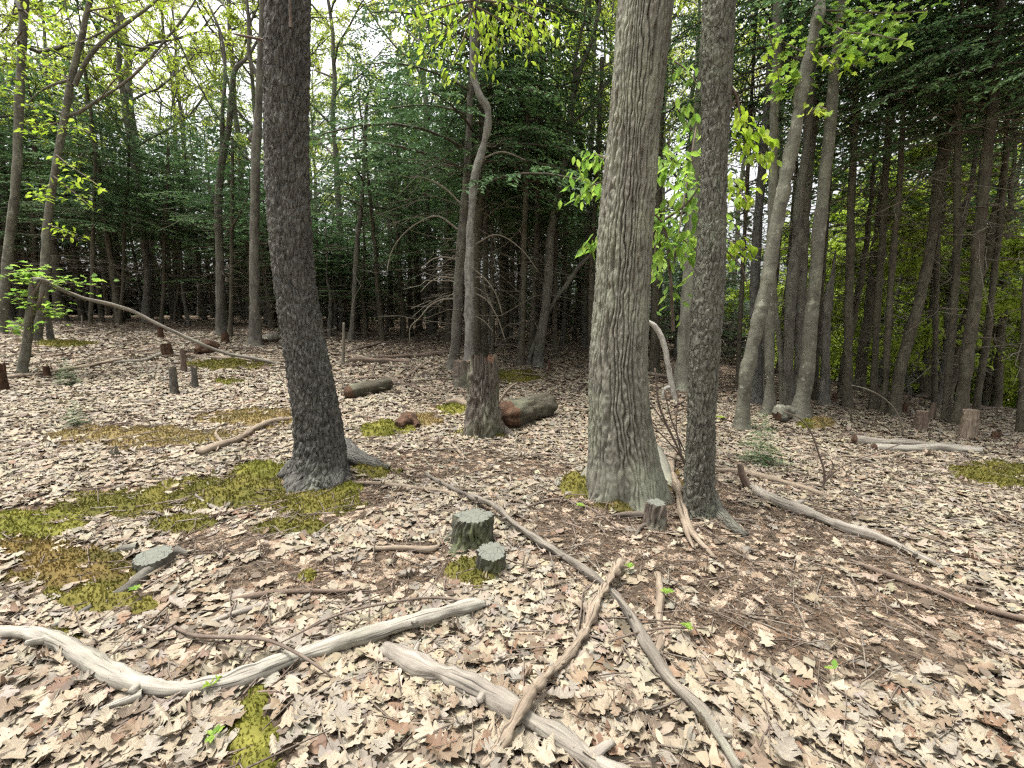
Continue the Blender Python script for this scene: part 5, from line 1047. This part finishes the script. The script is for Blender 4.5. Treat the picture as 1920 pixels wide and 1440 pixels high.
spray('leafy_branch', 'yellow leaved spray in front of the leaning pale beech at left', [[(105, 290, 4), (130, 310, 3), (160, 330, 2), (188, 350, 1)], [(100, 330, 4), (125, 350, 3), (150, 370, 2), (165, 382, 1)], [(110, 230, 4), (85, 235, 3), (60, 240, 2), (45, 245, 1)], [(112, 240, 4), (140, 240, 3), (170, 250, 2)], [(90, 420, 3), (115, 430, 2), (145, 442, 1)], [(100, 360, 3), (80, 365, 2), (62, 370, 1)]], 7.6, 'spring', .105, 34, .3, .6, seed=10, jit=10)
spray('leafy_branch', 'bright maple leaves sprouting around the top of the snapped sapling', [[(60, 535, 4), (40, 515, 3), (20, 510, 2), (2, 520, 1)], [(62, 535, 4), (90, 528, 3), (130, 530, 2), (190, 538, 1)], [(60, 560, 3), (40, 560, 3), (30, 550, 2)], [(62, 580, 3), (90, 580, 3), (122, 578, 2)], [(50, 610, 3), (40, 612, 2), (36, 618, 1)], [(60, 530, 3), (50, 510, 2), (70, 505, 1)]], 6.6, 'maple', .105, 36, .15, .3, seed=11, jit=12)
spray('leafy_branch', 'thin yellowish leaves along the top left corner of the photo', [[(40, 60, 4), (20, 90, 3), (5, 130, 2)], [(46, 20, 4), (80, 50, 3), (110, 60, 2)], [(40, 150, 4), (20, 150, 3), (0, 160, 2)], [(120, 10, 3), (100, 30, 2), (70, 30, 2)], [(45, 100, 3), (70, 110, 3), (100, 100, 2)]], 8.0, 'spring', .10, 30, .3, .5, seed=12, jit=13)
spray('leafy_branch', 'higher fringe of small yellow green leaves along the top centre edge', [[(900, -10, 4), (930, 10, 3), (965, 30, 2), (1000, 35, 1)], [(930, -15, 4), (975, 0, 3), (1020, 15, 2), (1060, 30, 1)], [(880, -10, 4), (840, -5, 3), (800, 5, 2), (765, 12, 1)], [(870, 10, 4), (845, 45, 3), (825, 70, 2), (800, 92, 1)], [(905, 20, 4), (925, 60, 3), (935, 85, 2), (940, 110, 1)], [(960, 10, 4), (985, 50, 3), (1010, 80, 2), (1020, 95, 1)]], 6.6, 'spring', .095, 46, .9, .5, seed=23, jit=19)
spray('leafy_branch', 'light yellow green leaves around the high limbs of the leaning pale beech', [[(150, 80, 4), (190, 60, 3), (235, 35, 2), (280, 20, 1)], [(165, 20, 4), (200, 15, 3), (240, 5, 2), (290, -5, 1)], [(130, 150, 4), (100, 130, 3), (70, 120, 2), (40, 110, 1)], [(185, 190, 3), (215, 150, 3), (250, 130, 2), (290, 120, 1)], [(240, 150, 3), (285, 110, 2), (330, 70, 2), (365, 40, 1)], [(120, 215, 3), (90, 200, 2), (60, 195, 1)]], 9.0, 'spring', .105, 40, .3, .8, seed=24, jit=20)
spray('leafy_branch', 'fresh green leaves hanging high between the oak and the slim pine', [[(1262, 190, 3), (1280, 220, 3), (1300, 250, 2)], [(1258, 110, 3), (1285, 130, 3), (1308, 160, 2)], [(1255, 260, 3), (1250, 300, 3), (1240, 340, 2)], [(1300, 300, 3), (1280, 340, 2), (1262, 380, 2)], [(1245, 480, 3), (1228, 500, 2), (1222, 520, 1)]], 5.4, 'fresh', .115, 26, 1., .3, seed=25, jit=14)
# small green plants on the floor
def seedling(px, py, lab, kind='maple', n=5, size=.05):
    g = G(px, py); t = thing('seedling', lab, 'plant', g); mb = MB(); tube(mb, np.array([g, g+[.004, 0, .03], g+[0, .006, .06]]), [.002, .0016, .001], 5); mb.obj('stem', 'twig', t)
    for j in range(n):
        a = j*6.283/n+random.random(); d = Vector((math.cos(a), math.sin(a), .15)).normalized(); X = d.cross(Vector((0, 0, 1))).normalized(); Z = X.cross(d)
        mt = Matrix(((X.x, d.x, Z.x), (X.y, d.y, Z.y), (X.z, d.z, Z.z))).to_4x4(); mt.translation = (0, .006, .06)
        o = bpy.data.objects.new('leaf', GL[kind][j % 6]); COL.objects.link(o); o.parent = t; o.matrix_local = mt @ Matrix.Scale(size*.72*random.uniform(.8, 1.2), 4)
for a in [(1250, 1130, 'tiny green seedling beside the short stick right of centre'), (1180, 1080, 'green seedling at the tip of the knobbly stick'), (1564, 1280, 'single green seedling in the bottom right leaves', 'fresh', 2, .07), (1290, 1198, 'small green seedling right of the long diagonal branch'), (395, 1310, 'yellow green maple seedling leaning on the bleached branch', 'maple_y', 3, .06), (255, 1125, 'grassy green seedling beside the creeping stump root', 'fresh', 6, .05), (400, 1410, 'green sprout near the foreground moss strip', 'fresh', 5, .05), (1350, 790, 'yellowish seedling behind the slim brown pine', 'maple_y', 6, .12), (1088, 962, 'pale green seedling lying left of the small upright stump', 'maple', 4, .06)]: seedling(*a)
def young_hemlock(px, py, lab, s, rz):
    g = G(px, py); t = thing('hemlock_sapling', lab, 'sapling', g); t.scale = (s, s, s*.55); t.rotation_euler[2] = rz
    for k in ('branches', 'crown'):
        o = bpy.data.objects.new(k, HEM[2][k]); COL.objects.link(o); o.parent = t; o.location = (0, 0, -HEM[2]['cb']*.98)
young_hemlock(1425, 870, 'small feathery green hemlock sapling right of the slim brown pine', .14, 1.)
young_hemlock(130, 722, 'low pale green hemlock seedling near the little black stump', .09, 2.)
young_hemlock(143, 800, 'tiny hemlock seedling above the middle moss patch at left', .07, 2.5)

def pine_cone():
    g = G(412, 972); c = g+np.array([0, 0, .02]); t = thing('pine_cone', 'dark pine cone lying at the edge of the moss below the big pine', 'pine cone', c)
    ax = unit(np.array([.9, .35, .12])); s1 = unit(np.cross(ax, [0, 0, 1.])); s2 = np.cross(s1, ax)
    mb = MB(); k = np.linspace(-1, 1, 9); tube(mb, c+ax*(k*.055)[:, None], .012*(1-k*k)+.003, 8, cap0=True, cap1=True); mb.obj('core', 'wood_rot', t)
    sc = MB(); n = 70; i = np.arange(n); u = -1+2*(i+.5)/n; th = i*2.4; d = s1*np.cos(th)[:, None]+s2*np.sin(th)[:, None]; p = c+ax*(u*.055)[:, None]+d*.008
    cards(sc, p, unit(d+ax*.5), unit(np.cross(d, ax)), .024*np.sqrt(np.maximum(1-u*u, .15)), .016+0*u, np.repeat([[.13, .085, .06]], n, 0)); sc.obj('scales', 'litter', t)
pine_cone()

# ------------------------------------------------------------------ labels: tell look-alikes apart by their order in the picture
def single_out():
    same = {}
    for o in SC.objects:
        if o.parent is None and 'label' in o: same.setdefault(o['label'], []).append(o)
    ORD = 'first second third fourth fifth sixth seventh eighth ninth tenth eleventh twelfth thirteenth fourteenth fifteenth sixteenth'.split()
    for lab, os_ in same.items():
        if len(os_) < 2: continue
        os_.sort(key=lambda o: o.matrix_basis.translation.x/max(o.matrix_basis.translation.y, .1))
        for k, o in enumerate(os_):
            if len(os_) == 2: o['label'] = lab+(', left one', ', right one')[k]
            elif k < len(ORD): o['label'] = lab+', '+ORD[k]+' from left'
single_out()
for o in SC.objects:
    if o.parent is None and 'label' in o:
        for w in (' lying', ' oak', ' straight', ' dark', ' low', ' bright'):
            if len(o['label'].split()) > 16: o['label'] = o['label'].replace(w, '', 1)
